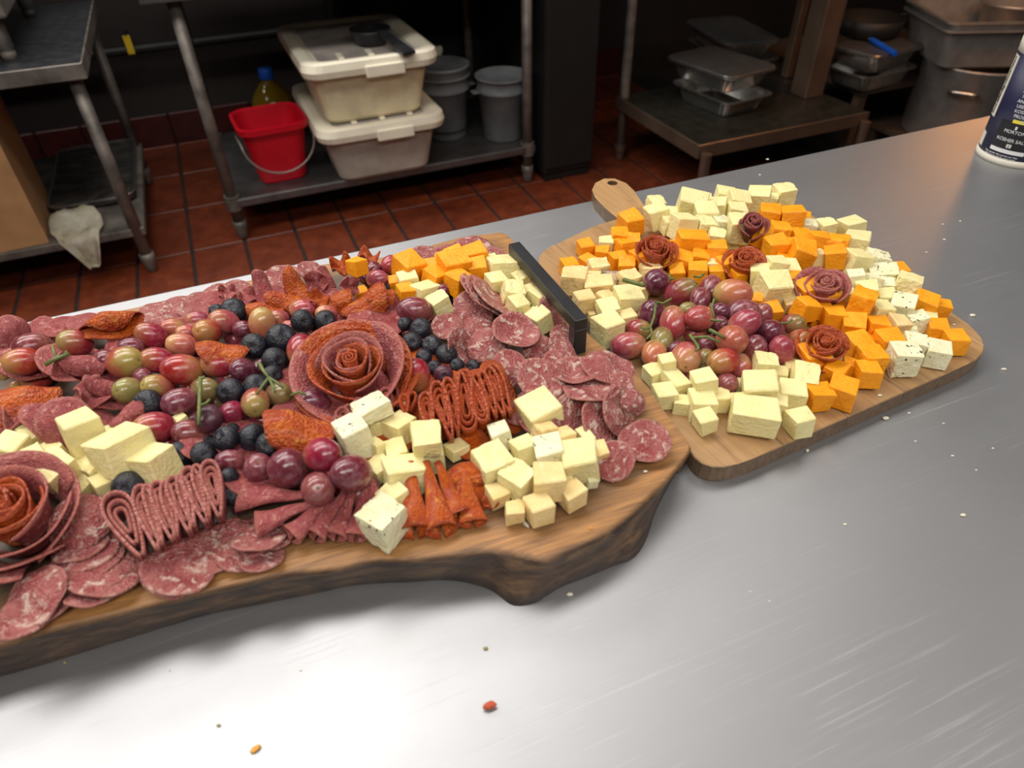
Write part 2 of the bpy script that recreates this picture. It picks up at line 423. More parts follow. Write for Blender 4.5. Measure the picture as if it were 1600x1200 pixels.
# ------------------------------------------------------------------ work table behind, with its low shelf
def leg_bm(u, w, top, foot=True):
    bm = bmesh.new(); lathe(bm, [(.021, .07), (.021, top)], 16, u, w); return bm
def foot_bm(u, w):
    return lathe(bmesh.new(), [(.014, 0), (.019, .004), (.021, .03), (.026, .05), (.026, .075)], 16, u, w)
mt = empty('work_table', W(0, 0, 0), A)
tag(mt, 'steel work table whose low shelf holds the tubs and red bucket', 'table')
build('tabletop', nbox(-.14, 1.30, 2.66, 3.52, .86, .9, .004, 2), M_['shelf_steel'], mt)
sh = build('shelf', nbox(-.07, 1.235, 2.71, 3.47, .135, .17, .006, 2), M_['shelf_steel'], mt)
for u, w in ((-.045, 2.735), (1.205, 2.735), (-.045, 3.445), (1.205, 3.445)):
    l = build('leg', leg_bm(u, w, .87), M_['leg_steel'], mt, None, True); build('foot', foot_bm(u, w), M_['leg_steel'], l, None, True)
    build('shelf_collar', lathe(bmesh.new(), [(.03, .125), (.03, .18)], 14, u, w), M_['leg_steel'], l)

def tub(u, w, z, name, label, mat, mlid, group):
    r = empty(name, W(u, w, z), A); r.scale = (1.1, 1.1, 1.09); tag(r, label, 'tub', group)
    bm = bmesh.new(); lps = []
    for s, zz in ((.80, 0), (.84, .012), (.98, .165), (1.0, .178)):
        lps.append([(x*s, y*s, zz) for x, y in rrect(.40, .54, .05)])
    loft(bm, lps); build('body', bm, mat, r, None, False)
    bm = bmesh.new()
    loft(bm, [[(x, y, zz) for x, y in rrect(.40 + a, .54 + a, .06)] for a, zz in ((.01, .165), (.05, .17), (.06, .19), (.05, .212), (.02, .216), (-.02, .214), (-.06, .204))])
    l = build('lid', bm, M_['lid'], r)
    build('lid_panel', nbox(-.165, .165, -.235, .235, .204, .2065, .002, 1), mlid, l)
    for i in range(3):
        build('rib', nbox(-.10 + i*.1, -.08 + i*.1, -.235, -.17, .2065, .2125, .002, 1), M_['lid'], l)
    build('clip', nbox(-.03, .10, -.306, -.290, .158, .196, .004, 2), M_['lid'], l)
    return r
tub(.560, 2.93, .17, 'storage_tub', 'lower greyish white plastic tub on the shelf, with another on top', M_['tub_low'], M_['lid_panel'], 'stacked white tubs')
tub(.552, 2.93, .401, 'storage_tub', 'upper stained cream tub with a black ladle on its lid', M_['tub'], M_['lid_panel'], 'stacked white tubs')
# ladle on the upper tub
zt = .401 + .2065*1.09
lc = P(580, 60, zt + .02); lc.z = zt
lq = P(642, 92, zt) - lc
ld = empty('ladle', lc, math.atan2(lq.y, lq.x)); tag(ld, 'black plastic ladle lying on the upper tub lid', 'ladle')
bm = bmesh.new(); lathe(bm, [(.045, .0), (.06, .008), (.075, .05), (.078, .056), (.074, .056), (.058, .014), (.0425, .006)], 24); build('cup', bm, M_['rubber'], ld, None, True)
bm = bmesh.new(); pts = [(.065, 0, .05), (.10, 0, .052), (.16, 0, .035), (.26, 0, .012)]
lo = [[(x, -.014 - .004*i, z), (x, .014 + .004*i, z), (x, .014 + .004*i, z + .01), (x, -.014 - .004*i, z + .01)] for i, (x, y, z) in enumerate(pts)]
loft(bm, lo); build('handle', bm, M_['rubber'], ld)
build('hang_hole', lathe(bmesh.new(), [(.007, .0221), (.007, .0228)], 12, .245, 0), M_['lid_panel'], ld)

# red bucket
bk = empty('bucket', W(.168, 2.885, .17), A + math.radians(3)); tag(bk, 'red plastic bucket with a wire handle hanging at its front', 'bucket')
bm = bmesh.new()
lps = [[(x, y, z) for x, y in rrect(a, b, c)] for a, b, c, z in ((.17, .17, .04, 0), (.182, .185, .042, .01), (.24, .245, .055, .205), (.268, .275, .06, .21), (.271, .278, .06, .232), (.254, .26, .055, .236), (.24, .245, .05, .23), (.178, .18, .04, .012))]
loft(bm, lps); build('body', bm, M_['red'], bk, None, False)
hp = [(.136*math.cos(a), -.145 - .012*math.sin(-a), .19 + .125*math.sin(a)) for a in [math.radians(180 + 180*i/16) for i in range(17)]]
hp = [(-.139, -.03, .19)] + hp + [(.139, -.03, .19)]
build('wire_handle', tube(bmesh.new(), hp, .004, 6), M_['wire'], bk, None, True)
# oil jug behind the bucket
oj = empty('oil_jug', W(.225, 3.27, .17), A); tag(oj, 'jug of yellow oil with blue cap behind the red bucket', 'jug')
build('body', lathe(bmesh.new(), [(.085, 0), (.09, .01), (.09, .15), (.078, .19), (.045, .235), (.024, .255), (.024, .27)], 24), M_['oil'], oj, None, True)
build('cap', lathe(bmesh.new(), [(.028, .262), (.03, .266), (.03, .30), (.027, .305)], 20), M_['blue'], oj, None, True)
# clear tubs of the round kind
def round_tub(px, py, label, k=1.0, inner=False):
    b = P(px, py, .17); c = b + Vector((b.x, b.y, 0)).normalized() * .088 * k
    r = empty('round_container', c, A); tag(r, label, 'container', 'round translucent containers')
    bm = bmesh.new()
    lathe(bm, [(.084*k, 0), (.088*k, .008), (.104*k, .20*k), (.112*k, .203*k), (.112*k, .212*k), (.107*k, .214*k), (.110*k, .255*k), (.117*k, .257*k), (.117*k, .265*k), (.108*k, .266*k), (.104*k, .21*k), (.100*k, .195*k), (.084*k, .012)], 36)
    build('body', bm, M_['frost'], r, None, True)
    for s in (-1, 1):
        build('ear', nbox(s*.118*k - .022, s*.118*k + .022, -.02, .02, .203*k, .212*k, .003, 1), M_['frost'], r)
    if inner:
        bm = bmesh.new(); lathe(bm, [(.09*k, .03), (.106*k, .25*k), (.111*k, .29*k), (.118*k, .294*k), (.118*k, .305*k), (.108*k, .305*k), (.104*k, .25*k), (.088*k, .034)], 36)
        build('nested_container', bm, M_['frost'], r, None, True)
    return r
round_tub(787, 224, 'single translucent round container beside the table leg')
round_tub(700, 222, 'nested pair of translucent containers half behind the white tubs', 1.0, True)
sp = empty('spray_bottle', W(.99, 3.27, .17), A); tag(sp, 'clear spray bottle with pale trigger behind the translucent containers', 'bottle')
build('body', lathe(bmesh.new(), [(.04, 0), (.042, .01), (.042, .16), (.02, .21), (.016, .23)], 20), M_['frost'], sp, None, True)
build('trigger', nbox(-.035, .02, -.012, .012, .23, .27, .006, 2), M_['lid'], sp)
build('nozzle', nbox(-.05, .025, -.014, .014, .27, .30, .006, 2), M_['lid'], sp)

# black cabinet
bc = empty('equipment_cabinet', W(1.385, 2.9, 0), A); tag(bc, 'tall black equipment cabinet between the two steel tables', 'cabinet')
build('body', nbox(-.12, .12, -.21, .5, .03, 1.25, .012, 2), M_['black'], bc)
build('door', nbox(-.115, .115, -.222, -.211, .06, 1.22, .004, 1), M_['black'], bc)
build('kick_plate', nbox(-.11, .11, -.2, .4, 0, .03), M_['black'], bc)
db = empty('dark_equipment', W(.78, 3.72, 0), A); tag(db, 'black equipment against the wall behind the translucent containers', 'cooler')  # plain black box for the unidentified equipment by the wall
build('body', nbox(-.16, .62, -.18, .2, .02, 1.2, .01, 2), M_['black'], db)
build('door', nbox(-.15, .61, -.192, -.181, .05, 1.18, .004, 1), M_['black'], db)
build('base', nbox(-.15, .6, -.16, .18, 0, .02), M_['rubber'], db)

# ------------------------------------------------------------------ left table, griddle, tray, box, rag
lt = empty('prep_table', W(0, 0, 0), A); tag(lt, 'grimy steel table with raised top shelf beside the cardboard box', 'table')
build('shelf', nbox(-1.75, -.36, 2.60, 3.48, .15, .18, .004, 2), M_['leg_steel'], lt)
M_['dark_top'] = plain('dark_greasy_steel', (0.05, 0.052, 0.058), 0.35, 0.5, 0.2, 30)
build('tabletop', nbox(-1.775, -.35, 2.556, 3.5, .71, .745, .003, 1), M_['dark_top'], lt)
build('front_edge', nbox(-1.78, -.345, 2.55, 2.556, .70, .7465, .002, 1), M_['leg_steel'], lt)
build('side_edge', nbox(-.35, -.344, 2.556, 3.5, .70, .7465, .002, 1), M_['leg_steel'], lt)
for u, w in ((-.39, 2.615), (-.39, 3.455), (-1.72, 2.615), (-1.72, 3.455)):
    l = build('leg', leg_bm(u, w, .71), M_['leg_steel'], lt, None, True); build('foot', foot_bm(u, w), M_['leg_steel'], l, None, True)
gr = empty('griddle', W(-1.0, 3.0, .745), A); tag(gr, 'countertop griddle on short round feet at the table edge', 'griddle')
build('body', nbox(-.62, .50, -.36, .36, .12, .34, .008, 2), M_['leg_steel'], gr)
for x in (-.56, .5 - .05):
    for y in (-.3, .3):
        build('foot', lathe(bmesh.new(), [(.02, 0), (.022, .02), (.017, .03), (.024, .034), (.024, .12)], 16, x, y), M_['leg_steel'], gr, None, True)
tp = P(128, 215, .18)
tr = tag(build('wrapped_tray', None or (lambda bm: (loft(bm, [[(x, y, z) for x, y in rrect(a, b, .05)] for a, b, z in ((.26, .58, 0), (.30, .62, .012), (.30, .62, .03), (.26, .58, .026))]), bm)[1])(bmesh.new()), M_['wrap'], None,
      Matrix.Translation(W(-.53, 3.14, .1815)) @ RZ), 'sheet tray wrapped in dark cling film under the table', 'tray')
rim = build('film_edge', tube(bmesh.new(), [(x, y, .03) for x, y in rrect(.3, .62, .05)] + [(.15, .26, .03)], .005, 6), M_['foil'], tr)
cb = empty('cardboard_box', W(-.90, 2.80, .1815), A + math.radians(4)); tag(cb, 'open cardboard box on the low shelf cut by the picture edge', 'box')
for nm, a in (('side_panel', (-.22, .22, -.2, -.192, 0, .36)), ('side_panel', (-.22, .22, .192, .2, 0, .50)), ('side_panel', (.212, .22, -.19, .19, 0, .50)), ('side_panel', (-.22, -.212, -.19, .19, 0, .50)), ('bottom_panel', (-.21, .21, -.19, .19, 0, .006))):
    build(nm, nbox(*a), M_['cardboard'], cb)
bm = bmesh.new(); loft(bm, [[(x, -.196, .36), (x, -.12, .43), (x, -.115, .426), (x, -.19, .355)] for x in (-.21, .21)]); build('flap', bm, M_['cardboard_in'], cb)
build('contents', nbox(-.2, .2, -.18, .18, .01, .30), M_['cardboard_in'], cb)
def rag():
    bm = bmesh.new(); n, k = 22, 18; g = []
    for i in range(n):
        row = []
        for j in range(k):
            s = i/(n-1); t = j/(k-1) - .5
            wid = .17 * (1 - .80 * max(0, s - .5) / .5) * (0.55 + .45*min(1, s*3))
            x = t * wid * 1.0 + .03 * (s - .4)
            d = s * .33
            if d < .21: y, z = .21 - d, .012 + .03 * math.exp(-((d-.07)/.05)**2)
            else: y, z = -.012 - .003*math.sin(j*.7), .012 - (d - .21)
            nn = mnoise.noise(Vector((t*5, s*5, 2))) ; fold = .008*math.sin(t*8 + s*2.2)
            if d < .21: z += .016*abs(nn) + .008*abs(math.sin(t*6))
            else: y -= abs(fold) + .01*nn
            row.append(bm.verts.new((x, y, z)))
        g.append(row)
    for i in range(n-1):
        for j in range(k-1): bm.faces.new((g[i][j], g[i][j+1], g[i+1][j+1], g[i+1][j]))
    bmesh.ops.solidify(bm, geom=bm.faces[:], thickness=.004)
    return bm
rp = P(125, 345, .18); ru, rw = uw(rp)
tag(build('rag', rag(), M_['rag'], None, Matrix.Translation(W(ru, 2.60, .182)) @ RZ, True), 'stained white rag draped over the low shelf edge', 'rag')
kv = empty('knife_handle', W(-.30, 3.82, .46), A)
tag(kv, 'small yellow tag clipped to the dark pipework at the wall', 'tag')
build('plate', nbox(-.015, .015, 0, .006, 0, .08, .002, 1), M_['yellow'], kv)
build('hook', nbox(-.004, .004, 0, .1, .075, .085), M_['black'], kv)
kv.name = 'yellow_tag'

# ------------------------------------------------------------------ right rack with foil pans
rk = empty('low_rack', W(0, 0, 0), A); tag(rk, 'brownish low steel rack carrying the stack of foil pans', 'rack')
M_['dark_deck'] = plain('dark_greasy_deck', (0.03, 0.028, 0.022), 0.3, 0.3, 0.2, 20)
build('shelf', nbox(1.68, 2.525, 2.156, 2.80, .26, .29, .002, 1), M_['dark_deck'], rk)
build('apron', nbox(1.675, 2.53, 2.15, 2.156, .235, .2905, .002, 1), M_['brown_steel'], rk); build('apron', nbox(1.674, 1.68, 2.156, 2.8, .235, .2905, .002, 1), M_['brown_steel'], rk)
for s in ((1.70, 2.13), (1.70, 2.77), (2.50, 2.13), (2.50, 2.77)):
    l = build('leg', leg_bm(*s, .26), M_['brown_steel'], rk); build('foot', foot_bm(*s), M_['brown_steel'], l)
build('rail', nbox(1.70, 2.50, 2.115, 2.145, .12, .15, .003, 1), M_['brown_steel'], rk)
for u, w, hw in ((2.44, 2.44, .05), (2.53, 2.68, .02)):
    build('post', nbox(u-hw, u+hw, w-hw, w+hw, .29, 1.3, .004, 1), M_['brown_steel'], rk)
build('post', leg_bm(1.70, 2.77, 1.3), M_['leg_steel'], rk)
build('upper_deck', nbox(1.64, 2.62, 2.05, 2.85, 1.3, 1.34, .004, 1), M_['brown_steel'], rk)
def foil_pan(loc, rz, label, lid=True, flutes=True, k=1.0, tilt=0, name='foil_pan', group='stack of foil pans'):
    r = empty(name, loc, rz); r.rotation_euler = (tilt, 0, rz); tag(r, label, 'pan', group)
    bm = bmesh.new()
    outer = rrect(.30*k, .22*k, .035, 8)
    def ring(s, z, fl):
        out = []
        for i, (x, y) in enumerate(outer):
            f = 1 + (fl if i % 2 else -fl); out.append((x*s*f, y*s*f, z))
        return out
    fl = .008
    loft(bm, [ring(.82, 0, 0), ring(.85, .006, fl), ring(.97, .06, fl), ring(1.0, .064, 0), ring(1.13, .066, 0), ring(1.14, .072, 0), ring(1.10, .073, 0), ring(.98, .066, 0), ring(.84, .01, 0)])
    build('body', bm, M_['foil'], r)
    if lid:
        bm = bmesh.new(); loft(bm, [[(x*s, y*s, z) for x, y in outer] for s, z in ((1.10, .0735), (1.115, .077), (1.10, .080), (1.02, .081))]); l = build('lid', bm, M_['foil_lid'], r)
    return r
def pan_at(left, front_, right_, z0, label, lid, grp='stack of foil pans'):
    """a pan whose rim corners are known; z0 is what it stands on"""
    zr = z0 + .07
    a, b, c = P(*left, zr), P(*front_, zr), P(*right_, zr)
    ctr = (a + c)/2; ctr.z = z0
    d = b - a; r = foil_pan(ctr, math.atan2(d.y, d.x), label, lid, k=1, group=grp)
    r.scale = ((b - a).length/.342, (c - b).length/.251, 1)
    return r
pan_at((1046, 128), (1140, 166), (1212, 146), .2905, 'bottom foil pan of the stack, its rim sticking out', False)
pan_at((1038, 91), (1145, 128), (1218, 106), .364, 'fluted foil pan with grey lid on top of the stack', True)
pan_at((1078, 62), (1146, 105), (1214, 88), .2905, 'foil pan at the rear of the rack, carrying a lidded one', False)
pan_at((1074, 36), (1144, 78), (1218, 63), .364, 'dark-lidded foil pan behind the fluted one', True)
# to the right: pans in shade, stockpot, hotel pans
sc2 = empty('storage_stand', W(0, 0, 0), A); tag(sc2, 'dark low stand behind the brown post holding covered pans', 'stand')
build('shelf', nbox(2.62, 3.55, 2.3, 3.1, .30, .33), M_['brown_steel'], sc2)
for u, w in ((2.66, 2.34), (3.5, 2.34), (2.66, 3.06), (3.5, 3.06)):
    build('leg', nbox(u-.02, u+.02, w-.02, w+.02, 0, .3), M_['brown_steel'], sc2)
q = P(1352, 128, .33)
foil_pan(q, A + .1, 'foil pan in the shade behind the brown post', False, k=1.0, name='foil_pan', group='pans in the shade')
foil_pan(q + Vector((.01, .01, .0745)), A + .16, 'covered foil pan with a blue-handled ladle lying over it', True, k=1.0, name='foil_pan', group='pans in the shade')
b0, b1 = P(1362, 62, .50), P(1399, 84, .49)
bl = empty('blue_ladle', q + Vector((.02, .02, .157)), A - .35); tag(bl, 'ladle with a bright blue handle on the covered pan', 'ladle')
bd = (b1 - b0).length; bl.location = b0; bl.rotation_euler = (0, 0, math.atan2((b1-b0).y, (b1-b0).x))
build('handle', tube(bmesh.new(), [(0, 0, 0), (bd, 0, -.01)], .011, 10), M_['blue'], bl)
build('shaft', tube(bmesh.new(), [(0, 0, 0), (-.10, 0, -.005)], .005, 8), M_['pot'], bl)
build('bowl', lathe(bmesh.new(), [(.02, 0), (.04, .01), (.05, .04), (.047, .04), (.018, .005)], 20, -.13, 0), M_['pot'], bl, Matrix.Translation((0, 0, -.02)), True)
sl = empty('skillet', q + Vector((.02, .16, .156)), A); tag(sl, 'dark round pan tucked behind the brown post', 'pan')
build('body', lathe(bmesh.new(), [(.11, 0), (.13, .01), (.145, .075), (.142, .075), (.126, .014), (.10, .006)], 32), M_['black'], sl, None, True)
build('handle', nbox(.14, .30, -.012, .012, .05, .065, .004, 1), M_['wire'], sl)
pt = P(1500, 190, .25); pu, pw = uw(pt)
POT = W(pu + .22, pw + .17, 0)
stand = empty('pot_stand', POT, A); tag(stand, 'low steel stand underneath the big stockpot', 'stand')
build('top', nbox(-.26, .26, -.26, .26, .1, .12), M_['brown_steel'], stand)
for x in (-.23, .23):
    for y in (-.23, .23): build('leg', nbox(x-.02, x+.02, y-.02, y+.02, 0, .1), M_['brown_steel'], stand)
sp_ = empty('stockpot', POT + Vector((0, 0, .12)), A); tag(sp_, 'big brushed steel stockpot with a loop handle under the deep pan', 'pot')
build('body', lathe(bmesh.new(), [(.215, 0), (.222, .008), (.222, .30), (.228, .305), (.228, .312), (.216, .312), (.214, .02)], 56), M_['pot'], sp_, None, True)
for a in (math.radians(212), math.radians(32)):
    cx, cy = math.cos(a), math.sin(a); tx, ty = -cy, cx
    pts = [(cx*.222 + tx*s*.055, cy*.222 + ty*s*.055, .22) for s in (-1,)] + [(cx*.262 + tx*s*.055, cy*.262 + ty*s*.055, .235) for s in (-1, -.5, .5, 1)] + [(cx*.222 + tx*.055, cy*.222 + ty*.055, .22)]
    build('handle', tube(bmesh.new(), pts, .008, 8), M_['foil'], sp_, None, True)
def hotel(z, label, k):
    r = empty('hotel_pan', POT + Vector((.03, .03, z)), A - math.radians(24)); tag(r, label, 'pan', 'nested deep steel pans')
    bm = bmesh.new()
    loft(bm, [[(x, y, zz) for x, y in rrect(a, b, .04)] for a, b, zz in ((.52, .34, 0), (.54, .36, .008), (.60, .41, .145), (.64, .45, .148), (.64, .45, .156), (.59, .40, .154), (.53, .35, .012))])
    build('body', bm, M_['pot'], r); return r
hotel(.4325, 'deep rectangular steel pan lying across the stockpot, outermost of two', 1)
hotel(.4625, 'deep steel pan nested in another, holding a round pot', 1)
rp_ = empty('round_pot', POT + Vector((.08, .05, .477)), A); tag(rp_, 'small round steel pot standing inside the deep rectangular pan', 'pot')
build('body', lathe(bmesh.new(), [(.085, 0), (.095, .01), (.115, .15), (.125, .155), (.125, .165), (.11, .164), (.09, .014)], 40), M_['pot'], rp_, None, True)

# ------------------------------------------------------------------ the live-edge board
LT = 0.040                     # its thickness
BT = 0.018                     # the rectangular board's thickness
ZL, ZR = CT + LT, CT + BT
front = [((-260, 1068), (-260, 1118)), ((-120, 1040), (-120, 1090)), ((0, 1008), (0, 1058)), ((80, 985), (80, 1035)), ((160, 964), (160, 1010)), ((240, 945), (240, 986)), ((320, 926), (320, 962)), ((380, 911), (380, 950)), ((440, 898), (440, 938)),
         ((520, 890), (500, 926)), ((580, 877), (560, 914)), ((640, 875), (640, 910)), ((681, 871), (680, 907)), ((715, 866), (712, 908)), ((745, 861), (746, 915)), ((775, 860), (770, 924)), ((800, 863), (795, 943)), ((824, 869), (812, 947)), ((850, 874), (836, 942)), ((868, 869), (856, 930)), ((892, 858), (878, 917)),
         ((925, 843), (922, 900)), ((957, 825), (960, 884)), ((985, 804), (990, 872)), ((1008, 784), (1009, 845)), ((1028, 765), (1022, 806)), ((1048, 746), (1034, 780)), ((1066, 724), (1055, 742)), ((1081, 703), (1078, 712))]
right = [((1078, 688), 4), ((1062, 665), 5), ((1042, 640), 5), ((1018, 606), 6), ((985, 572), 6), ((952, 545), 6), ((925, 522), 6), ((895, 487), 6), ((862, 449), 6), ((832, 414), 6), ((812, 388), 6), ((803, 373), 6), ((786, 362), 5)]
back = [((760, 364), 8), ((725, 368), 8), ((690, 377), 8), ((650, 388), 8), ((605, 399), 8), ((560, 405), 8), ((500, 412), 8), ((437, 423), 8), ((387, 437), 8), ((340, 447), 8), ((312, 460), 8), ((260, 468), 8), ((200, 481), 8), ((150, 489), 8), ((90, 501), 8), ((43, 508), 8), ((-40, 524), 8), ((-150, 546), 8), ((-260, 570), 8)]
BA = math.radians(19)
BO = P(450, 660, CT)
BM = Matrix.Translation(BO) @ Matrix.Rotation(BA, 4, 'Z'); BMI = BM.inverted()
top2, bot2 = [], []
for t, b in front:
    top2.append((BMI @ P(*t, ZL)).xy); bot2.append((BMI @ P(*b, CT)).xy)
for t, ins in right + back:
    p = (BMI @ P(*t, ZL)).xy; top2.append(p); bot2.append(None if ins is None else (p, ins))
n0 = len(top2)
cen = sum(top2, Vector((0, 0))) / n0
def inward(pts, i):
    a, b = pts[i-1], pts[(i+1) % len(pts)]
    d = (b - a).normalized(); return Vector((-d.y, d.x))
bot2 = [b if isinstance(b, Vector) else top2[i] + inward(top2, i) * (b[1] / 1000) for i, b in enumerate(bot2)]
def resample(pa, pb, k=5):
    ra, rb = [], []
    n = len(pa)
    for i in range(n):
        for q in range(k):
            t = q / k
            def cr(p):
                p0, p1, p2, p3 = p[i-1], p[i], p[(i+1) % n], p[(i+2) % n]
                return 0.5*((2*p1) + (p2-p0)*t + (2*p0-5*p1+4*p2-p3)*t*t + (3*p1-p0-3*p2+p3)*t*t*t)
            ra.append(cr(pa)); rb.append(cr(pb))
    return ra, rb
ta, ba = resample(top2, bot2)
N = len(ta)
bm = bmesh.new(); lsap = bm.verts.layers.float.new('sap'); lbk = bm.verts.layers.float.new('bark')
rows = []
def brow(pts, zs, sap, bark):
    r = []
    for (p, z) in zip(pts, zs):
        v = bm.verts.new((p.x, p.y, z)); v[lsap] = sap; v[lbk] = bark; r.append(v)
    return r
lev = [(0.0, .0), (.25, .0), (.5, 0), (.75, 0), (.93, 0), (1.0, 0)]
for k, (s, _) in enumerate(lev):
    pts, zs = [], []
    for i in range(N):
        o = ba[i] - ta[i]; sm = s
        p = ba[i].lerp(ta[i], sm)
        inn = inward(ta, i)
        f = math.sin(math.pi * s)
        nz = mnoise.noise(Vector((ta[i].x*28, ta[i].y*28, s*2.5))) + .6*mnoise.noise(Vector((ta[i].x*80, ta[i].y*80, s*7)))
        steep = min(1, o.length / .03)
        p = p + inn * (f * (.0005 + .004*nz*steep + .002*steep)) + (inn * .003 if s == 1.0 else inn*0)
        pts.append(p); zs.append(LT * (s if s < 1 else 1.0) - (.0015 if .9 < s < 1 else 0))
    rows.append(brow(pts, zs, .9 if s > .9 else .2, 0.15 if s >= 1 else 1.0))
def seg_dist(p):
    best = 9
    for i in range(N):
        a, b2 = ta[i-1], ta[i]; ab = b2 - a; L = ab.length_squared
        t = 0 if L < 1e-12 else max(0, min(1, (p - a).dot(ab) / L))
        best = min(best, (p - a - ab * t).length)
    return best
for a, b in zip(rows, rows[1:]):
    for i in range(N):
        j = (i+1) % N; f = bm.faces.new((a[i], a[j], b[j], b[i])); f.smooth = True
bm.faces.new(rows[0][::-1])
prev = rows[-1]
for d, sp_v in ((.010, .95), (.022, .55), (.042, 0.0), (.07, 0.0)):
    keep = []
    for i in range(N):
        dd = d
        p = ta[i] + inward(ta, i) * dd
        if seg_dist(p) >= d * .97: keep.append(p)
    cur = brow(keep, [LT] * len(keep), sp_v, 0.0)
    es = []
    for loop in (prev, cur):
        for i in range(len(loop)):
            e = bm.edges.get((loop[i-1], loop[i])) or bm.edges.new((loop[i-1], loop[i])); es.append(e)
    bmesh.ops.triangle_fill(bm, edges=es, use_beauty=True, normal=(0, 0, 1))
    prev = cur
es = [bm.edges.get((prev[i-1], prev[i])) for i in range(len(prev))]
bmesh.ops.triangle_fill(bm, edges=es, use_beauty=True, normal=(0, 0, 1))
bmesh.ops.recalc_face_normals(bm, faces=bm.faces[:])
board = empty('live_edge_board', BM.translation, BA)
tag(board, 'thick dark live-edge wooden board covered in salami, grapes and cheese', 'board')
build('slab', bm, M_['live'], board)
# black bar handle standing on the board's end
h0 = P(803, 379, ZL + .040); h1 = P(909, 499, ZL + .040)
hd = (h1 - h0); hl = hd.length; ha = math.atan2(hd.y, hd.x)
hm = Matrix.Translation(BMI @ ((h0 + h1) / 2 - Vector((0, 0, .040)))) @ Matrix.Rotation(ha - BA, 4, 'Z')
b_ = nbox(-hl/2, hl/2, -.0065, .0065, .028, .040, .0006, 1)
hnd = build('bar_handle', b_, M_['rubber'], board, hm)
for s in (-1, 1):
    x = s * (hl/2 - .006)
    build('handle_post', nbox(x-.006, x+.006, -.0063, .0063, 0.0003, .0285, .0005, 1), M_['rubber'], hnd)

# ------------------------------------------------------------------ the rectangular board of planks with its round-ended handle
RA = math.radians(25.5 - 90 + 81.5)   # direction of its front edge
rc = [P(835, 400, ZR), P(1245, 312, ZR), P(1556, 545, ZR), P(1098, 752, ZR)]
RO = sum(rc, Vector()) / 4; RO.z = CT
fe = (P(1545, 560, ZR) - P(1130, 743, ZR)); RA = math.atan2(fe.y, fe.x)
RM = Matrix.Translation(RO) @ Matrix.Rotation(RA, 4, 'Z'); RMI = RM.inverted()
def rl(px, py, z=ZR): return (RMI @ P(px, py, z)).xy
def arc_pts(p0, c, p1, n=6):
    return [(p0*(1-t)**2 + c*2*t*(1-t) + p1*t*t) for t in [i/n for i in range(n+1)]]
outl = []
outl += arc_pts(rl(1178, 716), rl(1098, 750), rl(1076, 700))[0:]
outl = outl[::-1]                                   # from the left edge round to the front edge
outl += arc_pts(rl(1510, 570), rl(1566, 545), rl(1512, 506))
outl += [rl(1482, 485), rl(1385, 419), rl(1285, 348)]
outl += arc_pts(rl(1262, 332), rl(1225, 306), rl(1180, 311))
outl += [rl(1100, 320), rl(1040, 328)]
neck_r = rl(1014, 331)
neck_l = rl(966, 342)
hpx = [(1003, 316), (990, 297), (978, 286), (960, 279), (944, 279), (930, 286), (925, 297), (930, 309), (945, 325)]
hand = [neck_r] + [rl(*p) for p in hpx] + [neck_l]
outl += hand
outl += [rl(930, 352), rl(885, 374)] + arc_pts(rl(862, 384), rl(832, 398), rl(845, 420))
outl += [rl(908, 488), rl(996, 588)]
outl = [Vector(p) for p in outl]
def area2(p): return sum(p[i-1].x*p[i].y - p[i].x*p[i-1].y for i in range(len(p)))
if area2(outl) < 0: outl = outl[::-1]
def clip(poly, x, keep_right):
    out = []
    for i in range(len(poly)):
        a, b = poly[i-1], poly[i]
        ia = (a.x >= x) == keep_right; ib = (b.x >= x) == keep_right
        if ia != ib:
            t = (x - a.x) / (b.x - a.x); out.append(a.lerp(b, t))
        if ib: out.append(b)
    return out
pb = empty('paddle_board', RO, RA)
tag(pb, 'flat light wood serving board with round-ended handle, heaped with cheese', 'board')
xs = [p.x for p in outl]; x0, x1 = min(xs), max(xs)
hx = [p.x for p in hand]; hxa, hxb = min(hx) - .004, max(hx) + .004
cuts = [x0 - .01] + [x for x in (x0 + .075, x0 + .15, x0 + .22, x0 + .27, x0 + .345) if x < x1 - .03] + [x1 + .01]
holec = rl(957, 286)
def plank(poly, hole=None):
    bm = bmesh.new()
    n = len(poly)
    if hole is None:
        lo = [[(p.x, p.y, z) for p in poly] for z in (0, BT)]
        loft(bm, lo); es = [e for e in bm.edges if abs(e.verts[0].co.z - e.verts[1].co.z) < 1e-6]
        bmesh.ops.bevel(bm, geom=es, offset=.0009, segments=1, affect='EDGES')
    else:
        hr = [hole + Vector((math.cos(a), math.sin(a))) * .0075 for a in [2*math.pi*i/14 for i in range(14)]]
        for z in (0, BT):
            a = [bm.verts.new((p.x, p.y, z)) for p in poly]; b = [bm.verts.new((p.x, p.y, z)) for p in hr]
            ea = [bm.edges.new((a[i-1], a[i])) for i in range(n)]; eb = [bm.edges.new((b[i-1], b[i])) for i in range(14)]
            bmesh.ops.triangle_fill(bm, edges=ea + eb, use_beauty=True)
            if z == 0: A0, B0 = a, b
        for i in range(n): bm.faces.new((A0[i-1], A0[i], a[i], a[i-1]))
        for i in range(14): bm.faces.new((B0[i-1], B0[i], b[i], b[i-1]))
        bmesh.ops.recalc_face_normals(bm, faces=bm.faces[:])
    return bm
# the handle grows out of the planks behind it: it is its own piece, the rest are straight planks
body_o = [p for p in outl if not any((p - h).length < 1e-6 for h in hand[1:-1])]
for a, b in zip(cuts, cuts[1:]):
    poly = clip(clip(body_o, a + .0002, True), b - .0002, False)
    if len(poly) > 2: build('plank', plank(poly), M_['acacia'], pb)
hp_ = [Vector(h) for h in hand]
if area2(hp_) < 0: hp_ = hp_[::-1]
tag(build('board_handle', plank(hp_, holec), M_['acacia'], pb), 'rounded handle with a hanging hole')

